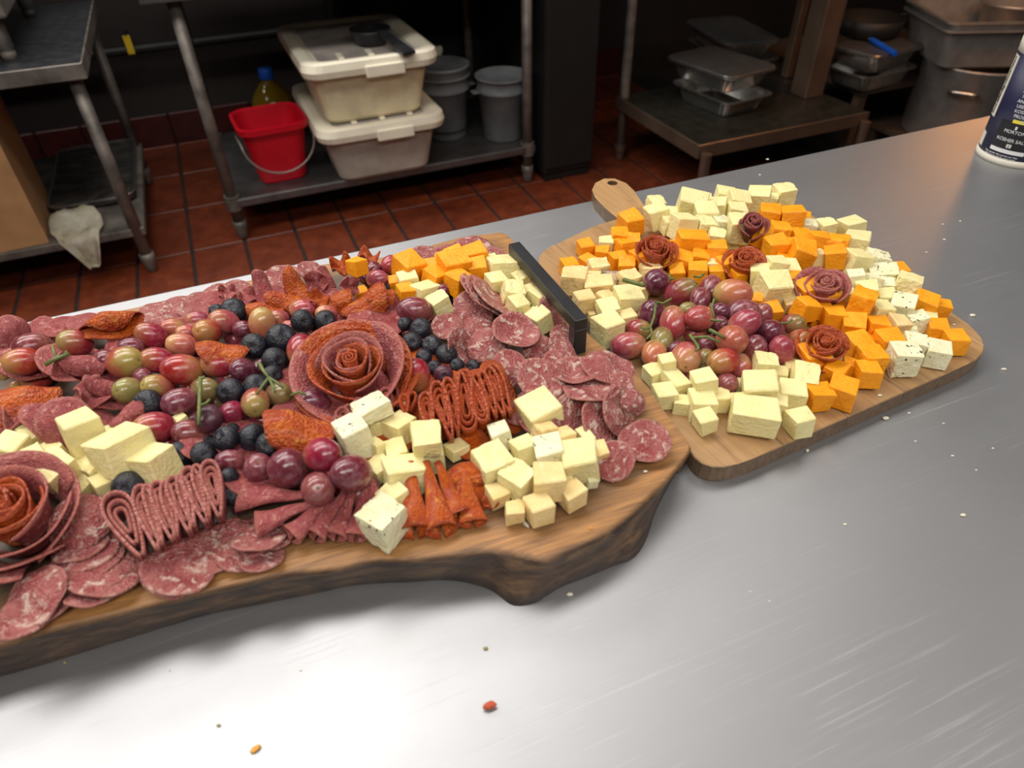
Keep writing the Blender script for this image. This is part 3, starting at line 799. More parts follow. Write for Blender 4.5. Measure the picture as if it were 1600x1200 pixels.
# ------------------------------------------------------------------ food: shared meshes
def cube_mesh(seed, rough=False):
    r = random.Random(seed); bm = bmesh.new()
    box(bm, -.5, .5, -.5, .5, -.5, .5)
    for v in bm.verts: v.co += Vector((r.uniform(-.07, .07), r.uniform(-.07, .07), r.uniform(-.07, .07)))
    if rough:
        bmesh.ops.subdivide_edges(bm, edges=bm.edges[:], cuts=7, use_grid_fill=True)
        for v in bm.verts:
            c = v.co.copy(); l6 = (abs(c.x)**9 + abs(c.y)**9 + abs(c.z)**9)**(1/9); c *= .5/max(l6, 1e-6) * max(abs(c.x), abs(c.y), abs(c.z))/.5*.55 + .45
            n = mnoise.noise(c * 3.2 + Vector((seed, 0, 0))); n2 = mnoise.noise(c * 9 + Vector((0, seed, 0)))
            v.co = c * (1 + .07*n + .05*n2)
    else:
        bmesh.ops.bevel(bm, geom=bm.edges[:], offset=r.uniform(.025, .05), segments=1, affect='EDGES')
    return bm
CUBES = {}
for key in 'OWYBR':
    CUBES[key] = []
    for i in range(9):
        me = bm_mesh(cube_mesh(hash(key) % 1 + ord(key) * 20 + i, rough=(i >= 7 or (key in 'BR' and i >= 4))), 'cheese_cube'); me.materials.append(M_[key]); CUBES[key].append(me)
def grape_mesh(seed):
    bm = bmesh.new(); bmesh.ops.create_uvsphere(bm, u_segments=24, v_segments=16, radius=1)
    r = random.Random(seed); k = r.uniform(-.05, .07)
    for v in bm.verts:
        z = v.co.z; s = 1 + k*z + .02*mnoise.noise(v.co*1.3 + Vector((seed*3.1, 0, 0)))
        v.co.x *= s; v.co.y *= s; v.co.z *= 1.32
        rr = math.hypot(v.co.x, v.co.y)
        if z > .8: v.co.z -= .10 * math.exp(-(rr/.16)**2)
    return bm
GRAPES = {}
for key in ('gr', 'gd', 'gp', 'gt', 'gg', 'gm'):
    GRAPES[key] = []
    for i in range(3):
        me = bm_mesh(grape_mesh(i + len(GRAPES)*7), 'grape', True); me.materials.append(M_[key]); GRAPES[key].append(me)
SCAR = bm_mesh(lathe(bmesh.new(), [(.10, -.03), (.11, .0), (.075, .03), (.05, .02)], 10), 'stem_scar', True); SCAR.materials.append(M_['scar'])
def berry_mesh(seed):
    bm = bmesh.new(); bmesh.ops.create_uvsphere(bm, u_segments=24, v_segments=14, radius=1)
    for v in bm.verts:
        s = 1 + .05*mnoise.noise(v.co*1.2 + Vector((seed*5.7, 0, 0))); v.co *= s
        rr = math.hypot(v.co.x, v.co.y)
        if v.co.z > 0: v.co.z -= .26*math.exp(-(rr/.24)**2)
        v.co.z *= .86
    return bm
BERRIES = []
for i in range(4):
    me = bm_mesh(berry_mesh(i), 'blueberry', True); me.materials.append(M_['berry']); BERRIES.append(me)
BERRY_RED = bm_mesh(berry_mesh(9), 'blueberry', True); BERRY_RED.materials.append(M_['berry_red'])
def crown_mesh():
    bm = bmesh.new(); n = 20; ri, ro = [], []
    for i in range(n):
        a = 2*math.pi*i/n; k = .5 + .5*math.cos(5*a)
        ri.append(bm.verts.new((.20*math.cos(a),   .20*math.sin(a), .69)))
        ro.append(bm.verts.new(((.30+.14*k)*math.cos(a), (.30+.14*k)*math.sin(a), .80 + .07*k)))
    for i in range(n):
        j = (i+1) % n; bm.faces.new((ri[i], ri[j], ro[j], ro[i]))
    bmesh.ops.solidify(bm, geom=bm.faces[:], thickness=.05)
    return bm
CROWN = bm_mesh(crown_mesh(), 'crown', True); CROWN.materials.append(M_['crown'])

# ------------------------------------------------------------------ the heaps' shape: how high food lies above each board (metres)
def gauss(pts):
    c = [(P(px, py, z + .02), amp, s) for px, py, z, amp, s in pts]
    return lambda p: sum(a * math.exp(-((p.x-q.x)**2 + (p.y-q.y)**2) / (2*s*s)) for q, a, s in c)
HL = gauss([(230, 570, ZL, .020, .07), (420, 600, ZL, .016, .07), (90, 560, ZL, .016, .06), (560, 560, ZL, .012, .05), (690, 420, ZL, .012, .04), (130, 720, ZL, .012, .035), (840, 690, ZL, .012, .03), (600, 680, ZL, .008, .03), (470, 720, ZL, .010, .03), (820, 450, ZL, .008, .03), (500, 430, ZL, .010, .06)])
HR = gauss([(1120, 500, ZR, .020, .045), (1180, 370, ZR, .015, .07), (1300, 440, ZR, .014, .06), (1060, 360, ZR, .008, .05)])
def surf(px, py, zb, H, r):
    z = zb + r
    for _ in range(12):
        p = P(px, py, z); z = zb + H(p) + r
    return P(px, py, z)
LUMPS = []      # dict: kind, side, px, pos, r, size...
def side(s): return (ZL, HL) if s == 'L' else (ZR, HR)

def cubes(s, ox, oy, sc, text):
    zb, H = side(s)
    for row in text.split(';'):
        f = row.split()
        if not f: continue
        x, y, w = map(float, f[:3]); key = f[3]; yaw = float(f[4]) if len(f) > 4 else RNG.choice([0, 15, 30, 45, -20, -35]); asp = f[5] if len(f) > 5 else '1,1,1'
        hh = float(f[6]) if len(f) > 6 else None
        px, py = ox + x/sc, oy + y/sc
        p = surf(px, py, zb, H, .010)
        wr = w/sc * mpp(p)
        ya = math.radians(yaw)
        e = wr / (1.0 + .28*abs(math.sin(2*ya)) + .06) * (1.13)
        a = [float(q) for q in asp.split(',')]
        p = surf(px, py, zb, H, e * .5 * a[2])
        if hh is not None: p = P(px, py, zb + hh + e*.5*a[2])
        LUMPS.append(dict(kind='cube', key=key, s=s, px=(px, py), p=p, r=e*.56*(a[0]*a[1]*a[2])**(1/3), e=e, a=a, yaw=ya, zb=zb, lab=f[7].replace('_', ' ') if len(f) > 7 else None))
def grapes(s, ox, oy, sc, text):
    zb, H = side(s)
    for row in text.split(';'):
        f = row.split()
        if not f: continue
        x, y, w, h = map(float, f[:4]); key = f[4]; ang = float(f[5]) if len(f) > 5 else 0.0; hh = float(f[6]) if len(f) > 6 else None
        flip = f[7] if len(f) > 7 else 'a'
        px, py = ox + x/sc, oy + y/sc
        p = surf(px, py, zb, H, .011); k = mpp(p)/sc
        if w < h: w, h, ang = h, w, ang + 90
        r = h/2*k*(1.05 if s == 'L' else 1.14); rho = min(1.32, max(1.0, w/h))
        p = surf(px, py, zb, H, r)
        if hh is not None: p = P(px, py, zb + hh + r)
        LUMPS.append(dict(kind='grape', key=key, s=s, px=(px, py), p=p, r=r*1.06, rad=r, rho=rho, ang=math.radians(ang), flip=flip, zb=zb, fixed=hh is not None))
def berries(s, ox, oy, sc, text):
    zb, H = side(s)
    for row in text.split(';'):
        f = row.split()
        if not f: continue
        x, y, w, h = map(float, f[:4]); red = len(f) > 4 and f[4] == 'r'
        px, py = ox + x/sc, oy + y/sc
        p = surf(px, py, zb, H, .008); r = (w+h)/4/sc * mpp(p)*1.06
        p = surf(px, py, zb, H, r)
        LUMPS.append(dict(kind='berry', key='red' if red else 'blue', s=s, px=(px, py), p=p, r=r*.98, rad=r, zb=zb))

# ------------------------------------------------------------------ cheese on the paddle board (x y width colour yaw aspect)
cubes('R', 840, 280, 4, '''580 280 150 O 35;510 375 115 O 15;590 395 80 O 0;300 435 105 O 20;310 525 100 O 40;400 475 85 O 0;195 555 115 O 25;
230 635 140 Y 0;375 565 125 Y 20;430 410 90 W 10;540 430 115 O 30;510 520 110 O 25;570 545 100 O 0;650 520 160 O 35;850 445 115 O 30;
975 420 165 O 15 1.2,.9,.8;1115 460 130 O 15;800 520 115 O 40;905 525 110 O 0;1005 510 105 O 0;870 585 105 O 20;1000 590 115 O 5;1195 550 140 O 30;
1120 600 105 O 15;1255 610 105 O 45;925 375 75 O 20;735 170 110 W 30;755 235 150 W 25;845 235 85 W 0;960 185 155 W 0;1040 150 100 W 10;
1170 125 115 W 10;1040 225 150 W 20;1130 190 110 W 0;1245 145 135 W 20;1390 125 120 W 0;1530 108 135 W 30;1455 135 80 W 0;920 310 150 W 25;
1030 300 135 W 25;830 290 115 W 30;1140 290 110 B 30;1260 310 145 W 10;1110 375 95 W 0;1225 210 115 W 20;1020 450 65 W 0;1090 545 75 W 0;
1465 235 130 O 15;440 940 190 W 35;440 835 140 W 20;565 770 170 W 20;565 875 110 Y 25;415 745 110 Y 40;290 770 140 Y 25;385 675 130 Y 5 1.3,.9,.9;
350 645 90 Y 0;465 640 105 R 20;560 640 135 Y 30;700 590 125 Y 15;335 850 45 Y 20;640 700 110 Y 30;1340 590 120 W 35;1480 565 130 W 30;1250 690 80 Y 0;''')
cubes('R', 1180, 280, 4, '''215 250 145 O 20;295 250 75 O 0;325 300 92 B 20;40 360 105 O 0;145 335 125 O 25;290 370 125 O 25 1.2,1,.7;235 410 95 O 35;
135 440 150 O 25;265 475 160 O 20;400 395 120 O 20;440 310 115 W 30;600 310 150 W 45;625 410 140 W 0;505 415 115 O 0;490 490 120 O 10;390 490 95 Y 30;
630 525 150 W 35;760 535 145 B 20;885 580 110 O 40;170 510 75 O 0;110 560 115 W 20;200 590 170 W 35 .7,1.3,.8;30 590 115 W 10;130 700 200 W 30;230 770 130 Y 20;
265 640 110 O 10;335 700 155 O 40;470 745 150 O 45;300 805 145 O 45;15 760 75 O 0;100 830 115 O 35;400 810 110 O 20;530 800 95 O 20;640 790 140 O 0 .9,.9,1.25;
560 720 75 W 0;640 625 110 B 25;790 590 150 B 20 1.2,1,.7;730 650 110 B 30;820 670 95 B 15;700 710 135 W 25;810 750 115 W 20;940 670 140 W 0;915 800 140 B 10;
780 830 150 W 40;1055 790 135 O 5;1155 810 105 O 20;1010 900 130 B 30;1085 880 85 W 10;895 920 135 Y 40;960 950 80 B 20;1130 945 130 O 25;1245 1020 145 O 35;
750 940 150 O 25;620 925 130 O 10;490 870 130 O 25;830 1035 175 O 40;700 1010 85 O 20;640 1050 165 O 40;990 1050 145 B 20;1130 1090 150 B 20;920 1125 190 B 30;''')
cubes('R', 1230, 480, 4.706, '''600 395 210 O 40;165 400 230 O 35;335 490 150 O 0;440 445 110 O 10 .8,1,1.2;585 490 190 O 35;220 650 190 O 40;395 630 190 O 5;110 535 190 W 15;''')
cubes('R', 920, 420, 4, '''490 590 110 W 30 1,1,1 .016;405 660 135 W 40;550 720 160 W 35 .8,1.3,.9;475 790 150 W 30;720 730 150 W 20 1,1,.8 .014;700 840 165 W 20;810 815 135 W 30;
725 945 150 W 40;590 850 95 W 10;1090 620 150 W 20;1190 655 100 W 10;1270 615 125 Y 10;1070 740 200 W 20 1.15,.9,.8 .012;960 740 95 W 10;
940 850 130 W 20;1040 925 220 W 5 1.25,.9,.7;1170 850 130 W 10;1265 790 165 W 15;1315 960 165 W 35;''')
grapes('R', 920, 420, 4, '''415 90 155 145 gd;590 150 195 150 gm -30;770 125 130 155 gd;900 165 215 165 gt 0;680 190 115 135 gd;390 290 145 165 gd;315 380 150 120 gm 10;
250 480 215 150 gp -5;410 530 140 160 gt 0;470 440 125 145 gg;535 340 150 190 gp 0;690 315 165 140 gp 0;550 500 120 95 gd;620 565 165 180 gp 0;740 560 105 125 gg;
850 590 180 150 gr -10;905 445 175 170 gt;960 340 190 150 gp -30;955 285 205 150 gd -10;1075 290 110 155 gd;1040 510 135 195 gd 5;1145 420 155 160 gd;
1275 345 135 115 gm;1315 450 135 130 gr;1205 525 145 170 gp 0;950 610 120 170 gp;860 710 130 125 gd;640 690 105 115 gd;830 270 110 100 gd;750 480 115 105 gd;
625 250 105 85 gg;800 340 105 95 gd;700 640 90 90 gg''')
# ------------------------------------------------------------------ cheese and fruit on the live-edge board
cubes('L', 0, 480, 4, '''560 810 215 W 10 .95,.9,1.25;720 810 125 W 0;775 930 280 W 30 1.25,.9,.85;960 1000 235 W 35;930 905 100 W 0;30 850 95 W 30;110 890 200 W 35;190 830 125 W 0;
240 990 200 W 5;110 1000 110 W 20;330 915 120 W 10;410 1040 215 W 10;570 1000 170 W 20;640 1110 115 W 0;0 1010 130 W 20;1130 710 90 W 20;800 1010 130 W 0;520 1110 120 W 20''')
cubes('L', 400, 350, 4, '''630 270 120 O 35 .9,.9,.9 .034;950 290 175 O 25;880 370 85 O 10;930 430 115 O 20;1080 285 95 O 0;1115 340 135 O 45;1240 280 185 O 25;1250 370 155 O 40;1245 212 120 O 20;
1375 215 150 O 20;1390 290 125 O 10;1170 235 75 O 0;945 370 115 W 5;1060 430 155 W 35 1.2,.8,.8;1150 510 135 W 15''')
cubes('L', 680, 360, 4, '''340 200 95 W 20;405 245 170 W 15 1.1,1,.8;380 330 125 W 20;530 305 105 W 30;490 395 135 W 10;585 385 85 W 20;520 475 135 W 35;655 430 155 W 30 .8,1.1,.8;650 560 150 W 35;590 530 70 W 0;320 260 80 B 0''')
cubes('L', 340, 560, 4, '''965 320 195 B 25 1.2,1,.5 .03;855 500 205 B 10 .9,.9,1.2;1010 410 115 W 0;1000 565 140 W 30 .6,1,1.1;1145 440 185 W 35;1105 590 140 W 10;1305 515 175 W 5 1,1,.7 .022;1330 605 165 W 5;
1495 570 145 W 30 1,.9,.7;1050 680 145 W 20;1140 740 220 W 5 1.1,.9,.8;1110 860 175 W 20;1050 1010 270 B 40''')
cubes('L', 660, 560, 4, '''735 350 245 W 25;490 490 140 B 10 .9,.9,1.15;765 460 150 Y 35;880 500 130 Y 30;1020 495 140 W 30 .6,1.1,.8;1090 590 140 Y 25;790 590 185 B 15;650 580 150 W 20;975 650 225 W 15;
455 670 245 W 25;590 770 205 W 45;775 770 185 Y 5;900 740 95 W 0;480 850 135 Y 20;580 960 120 Y 10;730 940 175 Y 30;930 850 165 Y 35;1060 770 75 B 20''')
grapes('L', 0, 480, 4, '''200 250 225 160 gd -15;145 335 255 165 gr -8;470 220 225 155 gm 10;930 185 225 150 gr 25;835 240 175 115 gd;1135 235 185 140 gp 10;1075 130 175 115 gt;
1230 80 155 105 gp;1165 160 135 95 gp;1295 150 165 150 gr;1400 90 185 145 gp 10;780 345 215 190 gm -10;660 330 135 135 gd;980 335 205 155 gr 10;1130 395 245 185 gr 5;
1370 355 240 165 gr 0;1515 390 155 140 gd;805 520 180 160 gg;990 500 190 155 gm 10;890 430 115 115 gd;1130 590 220 165 gd -20;1270 520 170 150 gg;960 755 255 190 gr -10;
1180 805 240 165 gd 8;1440 660 155 145 gr;1470 950 190 130 gd 0;60 690 150 110 gd;20 400 90 120 gt''')
grapes('L', 200, 350, 4, '''830 625 155 200 gt 0;1080 790 165 205 gr 5;1090 535 155 125 gp;1240 560 135 105 gp;945 590 125 105 gp;720 655 115 105 gd;785 1120 165 180 gm 0;930 1070 165 150 gg;
1070 1020 125 130 gg;1165 1110 190 150 gd 10;1010 640 90 80 gp''')
grapes('L', 400, 350, 4, '''735 290 105 105 gd;755 345 135 115 gp;850 260 135 125 gp;980 225 115 95 gd;985 540 215 160 gd 5;860 480 90 140 gd;1000 950 170 215 gr 10;1170 410 115 85 gd;690 330 90 80 gd''')
grapes('L', 340, 560, 4, '''440 690 240 245 gd 0;655 615 215 195 gr 0 .034;630 800 195 195 gd 0 .022;830 715 240 210 gd 0 .026;255 690 175 185 gd;100 640 200 130 gd 5;770 420 125 165 gd;430 470 200 100 gd;560 540 120 90 gd''')
berries('L', 0, 480, 4, '''925 600 182 165;1440 530 180 150;1345 690 165 165 r;1090 920 172 145;1290 910 175 125;1440 820 145 165;1560 820 150 180;830 1090 210 150;1440 1060 145 110;1460 1150 115 115;1330 860 110 100''')
berries('L', 200, 350, 4, '''660 540 165 135;550 545 95 85;1085 610 145 130;1235 605 132 125;960 715 185 172;790 765 160 150;915 860 150 155;810 1010 160 140;900 940 120 120''')
berries('L', 400, 350, 4, '''1030 655 142 115;985 740 95 150;1090 760 132 122;1050 830 112 85;1195 820 132 132;1115 900 95 92;1170 940 122 112 r;1250 880 102 82;1355 890 92 75;930 620 65 105''')
berries('L', 340, 560, 4, '''85 490 145 150;320 540 152 160;80 750 140 105;95 850 132 112;30 360 110 120 r;0 560 90 100''')

# let neighbours push each other apart, mostly along their line of sight, so that nothing sits inside anything else
pos = np.array([l['p'][:] for l in LUMPS]); rr = np.array([l['r'] for l in LUMPS]); org = pos.copy()
zmin = np.array([l['zb'] + l['r']*.86 for l in LUMPS])
rd = pos - np.array(CAM[:]); rd /= np.linalg.norm(rd, axis=1)[:, None]
for it in range(60):
    d = pos[None] - pos[:, None]; L = np.linalg.norm(d, axis=2) + np.eye(len(pos))
    ov = (rr[:, None] + rr[None]) * .93 - L; np.fill_diagonal(ov, 0); ov = np.clip(ov, 0, None)
    mv = -(d / L[..., None] * ov[..., None]).sum(1) * .22
    along = (mv * rd).sum(1)[:, None] * rd
    pos = pos + along + (mv - along) * .30
    off = pos - org; al = (off * rd).sum(1); lat = off - al[:, None]*rd
    ll = np.linalg.norm(lat, axis=1) + 1e-9
    lat *= np.minimum(1, .0045/ll)[:, None]; al = np.clip(al, -.024, .020)
    pos = org + lat + al[:, None]*rd
    low = np.clip(zmin - pos[:, 2], 0, None)            # back up the line of sight until it rests on the board
    pos = pos + rd * (low / rd[:, 2])[:, None]
for l, p in zip(LUMPS, pos): l['p'] = Vector(p)

# ------------------------------------------------------------------ words: each thing is named by a landmark one can find
MARKS = {'L': {'big salami and pepperoni rose': (545, 558), 'black bar handle': (865, 450), 'upright pepperoni ribbon': (735, 625), 'rolled pepperoni tubes': (700, 775), 'standing salami ribbon': (275, 790),
               'half-seen rose': (20, 785), 'arched pepperoni fold': (470, 650), 'fan of folded salami': (500, 815), 'long green grape twig': (313, 620), 'crumpled salami flower': (115, 590),
               'plump lip-like pepperoni': (178, 512), 'lone orange cube': (557, 418), 'two separate salami slices': (990, 700), 'pepperoni strip over a grape': (347, 538), 'forked green grape twig': (420, 600)},
         'R': {'heart-shaped pepperoni rose': (1025, 380), 'small dark salami rose': (1178, 342), 'pepperoni rose amid the cheddar': (1168, 398), 'pink salami rose': (1292, 434), 'loose rose beside the grapes': (1293, 528), 'wooden paddle handle': (975, 312),
               'heart of the grape bunch': (1100, 510), 'thick cut grape stalk': (985, 440), 'tallest far-corner cube': (1222, 303), 'corner by the bare steel': (1530, 545), 'corner touching the dark board': (1105, 720), 'tall pale far-edge cube': (1337, 385)}}
ORD = ['first', 'second', 'third', 'fourth', 'fifth', 'sixth', 'seventh', 'eighth', 'ninth', 'tenth', 'eleventh', 'twelfth', 'thirteenth', 'fourteenth', 'fifteenth', 'sixteenth']
def name_all(items):
    """items: dicts with s, px, noun; sets lab for those without one"""
    bins = {}
    for it in items:
        if it.get('lab'): continue
        x, y = it['px']
        mk = min(MARKS[it['s']].items(), key=lambda kv: (kv[1][0]-x)**2 + ((kv[1][1]-y)*1.3)**2)
        dx, dy = x - mk[1][0], (y - mk[1][1]) * 1.3
        d = ('right of' if dx > 0 else 'left of') if abs(dx) > abs(dy) else ('in front of' if dy > 0 else 'beyond')
        bins.setdefault((it['noun'], mk[0], d), []).append((dx*dx + dy*dy, it))
    for (noun, mk, d), l in bins.items():
        l.sort(key=lambda t: t[0])
        for i, (_, it) in enumerate(l):
            it['lab'] = f"{noun} {d} the {mk}" if len(l) == 1 else f"{noun}, {ORD[i]} one {d} the {mk}"
NOUN = {'O': ('cheddar_cube', 'orange cheddar cube'), 'W': ('cheese_cube', 'pale yellow cheese cube'), 'Y': ('cheese_cube', 'ivory cheese cube'), 'B': ('blue_cheese_cube', 'flecked white cheese cube'), 'R': ('cheese_cube', 'grey-rinded cheese piece'),
        'gr': ('grape', 'red grape'), 'gd': ('grape', 'dark purple grape'), 'gp': ('grape', 'dusky pink grape'), 'gt': ('grape', 'tan grape'), 'gg': ('grape', 'green grape'), 'gm': ('grape', 'red and green grape'),
        'blue': ('blueberry', 'blueberry'), 'red': ('blueberry', 'reddish blueberry')}
med = {}
for l in LUMPS:
    if l['kind'] == 'cube': med.setdefault((l['s'], l['key']), []).append(l['e'])
med = {k: sorted(v)[len(v)//2] for k, v in med.items()}
for l in LUMPS:
    n = NOUN[l['key']][1]
    if l['kind'] == 'cube':
        q = l['e'] / med[(l['s'], l['key'])]
        n = ('large ' if q > 1.2 else 'small ' if q < .75 else '') + n
        if max(l['a'][:2]) > 1.15 or l['a'][2] > 1.2 or l['a'][2] < .75: n = n.replace('cube', 'block')
    l['noun'] = n
name_all(LUMPS)
GROUP = {'cube': {'L': 'cheese cubes on the live-edge board', 'R': 'cheese cubes on the paddle board'}, 'grape': {'L': 'grapes on the live-edge board', 'R': 'grape bunch on the paddle board'}, 'berry': {'L': 'blueberries among the grapes', 'R': ''}}

def cam_basis(p):
    v = (CAM - p).normalized(); x = (RT - v * RT.dot(v)).normalized(); return x, v.cross(x), v
def put(name, me, M, label, cat, group):
    o = bpy.data.objects.new(name, me); COL.objects.link(o); o.matrix_world = M
    return tag(o, label, cat, group)
fills = []
for l in LUMPS:
    p = l['p']; nm = NOUN[l['key']][0]; g = GROUP[l['kind']][l['s']]
    if l['kind'] == 'cube':
        e, a = l['e'], l['a']
        az = -math.atan2(p.x, p.y)
        lift = p.z - e*a[2]*.5 - l['zb']
        tl = math.radians(3 if lift < .003 else 13)
        R = Matrix.Rotation(az + l['yaw'] + RNG.uniform(-.12, .12), 3, 'Z') @ Matrix.Rotation(RNG.uniform(-tl, tl), 3, 'X') @ Matrix.Rotation(RNG.uniform(-tl, tl), 3, 'Y')
        M = Matrix.Translation(p) @ R.to_4x4() @ Matrix.Diagonal((e*a[0], e*a[1], e*a[2], 1))
        put(nm, RNG.choice(CUBES[l['key']]), M, l['lab'], 'cheese', g)
        if lift > .55*e: fills.append(l)
    elif l['kind'] == 'grape':
        X, Y, V = cam_basis(p)
        c = math.sqrt(max(0, min(1, (l['rho']**2 - 1) / .742))); s = math.sqrt(1 - c*c)
        sg = RNG.choice((-1, 1)); ax = (X*math.cos(l['ang']) - Y*math.sin(l['ang'])) * c * sg + V * s * (1 if RNG.random() < .25 or l['key'] in ('gg', 'gm') else -1)
        ax.normalize(); q = ax.to_track_quat('Z', 'Y')
        r = l['rad']
        o = put(nm, RNG.choice(GRAPES[l['key']]), Matrix.Translation(p) @ (q.to_matrix() @ Matrix.Rotation(RNG.uniform(0, 6.28), 3, 'Z')).to_4x4() @ Matrix.Scale(r, 4), l['lab'], 'grape', g)
        if ax.dot(V) > .05 or True:
            k = bpy.data.objects.new('stem_scar', SCAR); COL.objects.link(k); k.parent = o; k.location = (0, 0, 1.225)
        if p.z - r - l['zb'] > 1.1*r: fills.append(l)
    else:
        X, Y, V = cam_basis(p)
        ax = (V * RNG.uniform(.55, 1) + X*RNG.uniform(-.7, .7) + Vector((0, 0, 1))*RNG.uniform(-.1, .6) - Y * RNG.uniform(-.3, .5)).normalized()
        o = put(nm, BERRY_RED if l['key'] == 'red' else RNG.choice(BERRIES), Matrix.Translation(p) @ (ax.to_track_quat('Z', 'Y').to_matrix() @ Matrix.Rotation(RNG.uniform(0, 6.28), 3, 'Z')).to_4x4() @ Matrix.Scale(l['rad'], 4), l['lab'], 'blueberry', g)
        k = bpy.data.objects.new('crown', CROWN); COL.objects.link(k); k.parent = o; k.location = (0, 0, -.02)
        if p.z - l['rad'] - l['zb'] > 1.0*l['rad']: fills.append(l)
# what the heaps rest on: a lower layer glimpsed through the gaps
FILL = []
low = [l['p'] for l in LUMPS]; lr = [l['r'] for l in LUMPS]
for l in fills:
    p = l['p']; r = l['r'] * .9
    q = Vector((p.x + RNG.uniform(-.003, .003), p.y + .4*r + RNG.uniform(-.003, .003), l['zb'] + r*.86))
    if any((q - a).length < (r + b)*.68 for a, b in zip(low, lr)): continue
    low.append(q); lr.append(r)
    brd = 'live-edge board' if l['s'] == 'L' else 'paddle board'
    if l['kind'] == 'cube':
        e = r/.56
        put(NOUN[l['key']][0], RNG.choice(CUBES[l['key']]), Matrix.Translation(q) @ Matrix.Rotation(RNG.uniform(0, 1.5), 4, 'Z') @ Matrix.Scale(e*.95, 4), NOUN[l['key']][1] + ' in the bottom layer of the heap on the ' + brd, 'cheese', GROUP['cube'][l['s']]); FILL.append(dict(o=COL.objects[-1], s=l['s'], px=l['px'], noun='buried ' + NOUN[l['key']][1]))
    else:
        gk = l['key'] if l['kind'] == 'grape' else 'gd'
        ax = Vector((RNG.uniform(-1, 1), RNG.uniform(-1, 1), .1)).normalized()
        put('grape', RNG.choice(GRAPES[gk]), Matrix.Translation(q) @ ax.to_track_quat('Z', 'Y').to_matrix().to_4x4() @ Matrix.Scale(r*.85, 4), NOUN[gk][1] + ' deep under the other fruit on the ' + brd, 'grape', GROUP['grape'][l['s']]); FILL.append(dict(o=COL.objects[-1], s=l['s'], px=l['px'], noun='buried ' + NOUN[gk][1]))

name_all(FILL)
for d in FILL: d['o']['label'] = d['lab']

# ------------------------------------------------------------------ sliced meat
def sheet(name, f, mat, nr=7, na=30, th=.0013, seed=0, irr=.05):
    """a round slice given by f(x, y) -> Vector for the unit disc, with thickness, uv and a rim attribute"""
    rs = random.Random(seed); ph = [rs.uniform(0, 6.28) for _ in range(3)]
    def outl(a): return 1 + irr*(math.sin(2*a + ph[0])*.6 + math.sin(3*a + ph[1])*.5 + math.sin(7*a + ph[2])*.25)
    pts = [(0.0, 0.0, 0.0)]
    for i in range(1, nr + 1):
        for k in range(na):
            a = 2*math.pi*k/na; r = (i/nr)**.9 * outl(a); pts.append((r*math.cos(a), r*math.sin(a), i/nr))
    h = .01; top, bot = [], []
    for x, y, _ in pts:
        c = f(x, y); n = (f(x+h, y) - f(x-h, y)).cross(f(x, y+h) - f(x, y-h))
        n = n.normalized() if n.length > 1e-12 else Vector((0, 0, 1))
        top.append(c + n*th/2); bot.append(c - n*th/2)
    bm = bmesh.new(); uv = bm.loops.layers.uv.new('UVMap'); rl_ = bm.verts.layers.float.new('rim')
    vt = [bm.verts.new(p) for p in top]; vb = [bm.verts.new(p) for p in bot]
    for v, p in list(zip(vt, pts)) + list(zip(vb, pts)): v[rl_] = max(0, (p[2] - .86) / .14)
    idx = {}
    for i, v in enumerate(vt): idx[v] = pts[i]
    for i, v in enumerate(vb): idx[v] = pts[i]
    def add(vs):
        try: fc = bm.faces.new(vs)
        except ValueError: return
        fc.smooth = True
        for lp in fc.loops: lp[uv].uv = (idx[lp.vert][0], idx[lp.vert][1])
    for V_, flip in ((vt, False), (vb, True)):
        for k in range(na):
            j = (k+1) % na
            t = [V_[0], V_[1+k], V_[1+j]]; add(t[::-1] if flip else t)
            for i in range(nr-1):
                q = [V_[1+i*na+k], V_[1+(i+1)*na+k], V_[1+(i+1)*na+j], V_[1+i*na+j]]; add(q[::-1] if flip else q)
    o0 = 1 + (nr-1)*na
    for k in range(na):
        j = (k+1) % na; add([vt[o0+k], vb[o0+k], vb[o0+j], vt[o0+j]])
    me = bm_mesh(bm, name); me.materials.append(mat)
    return me
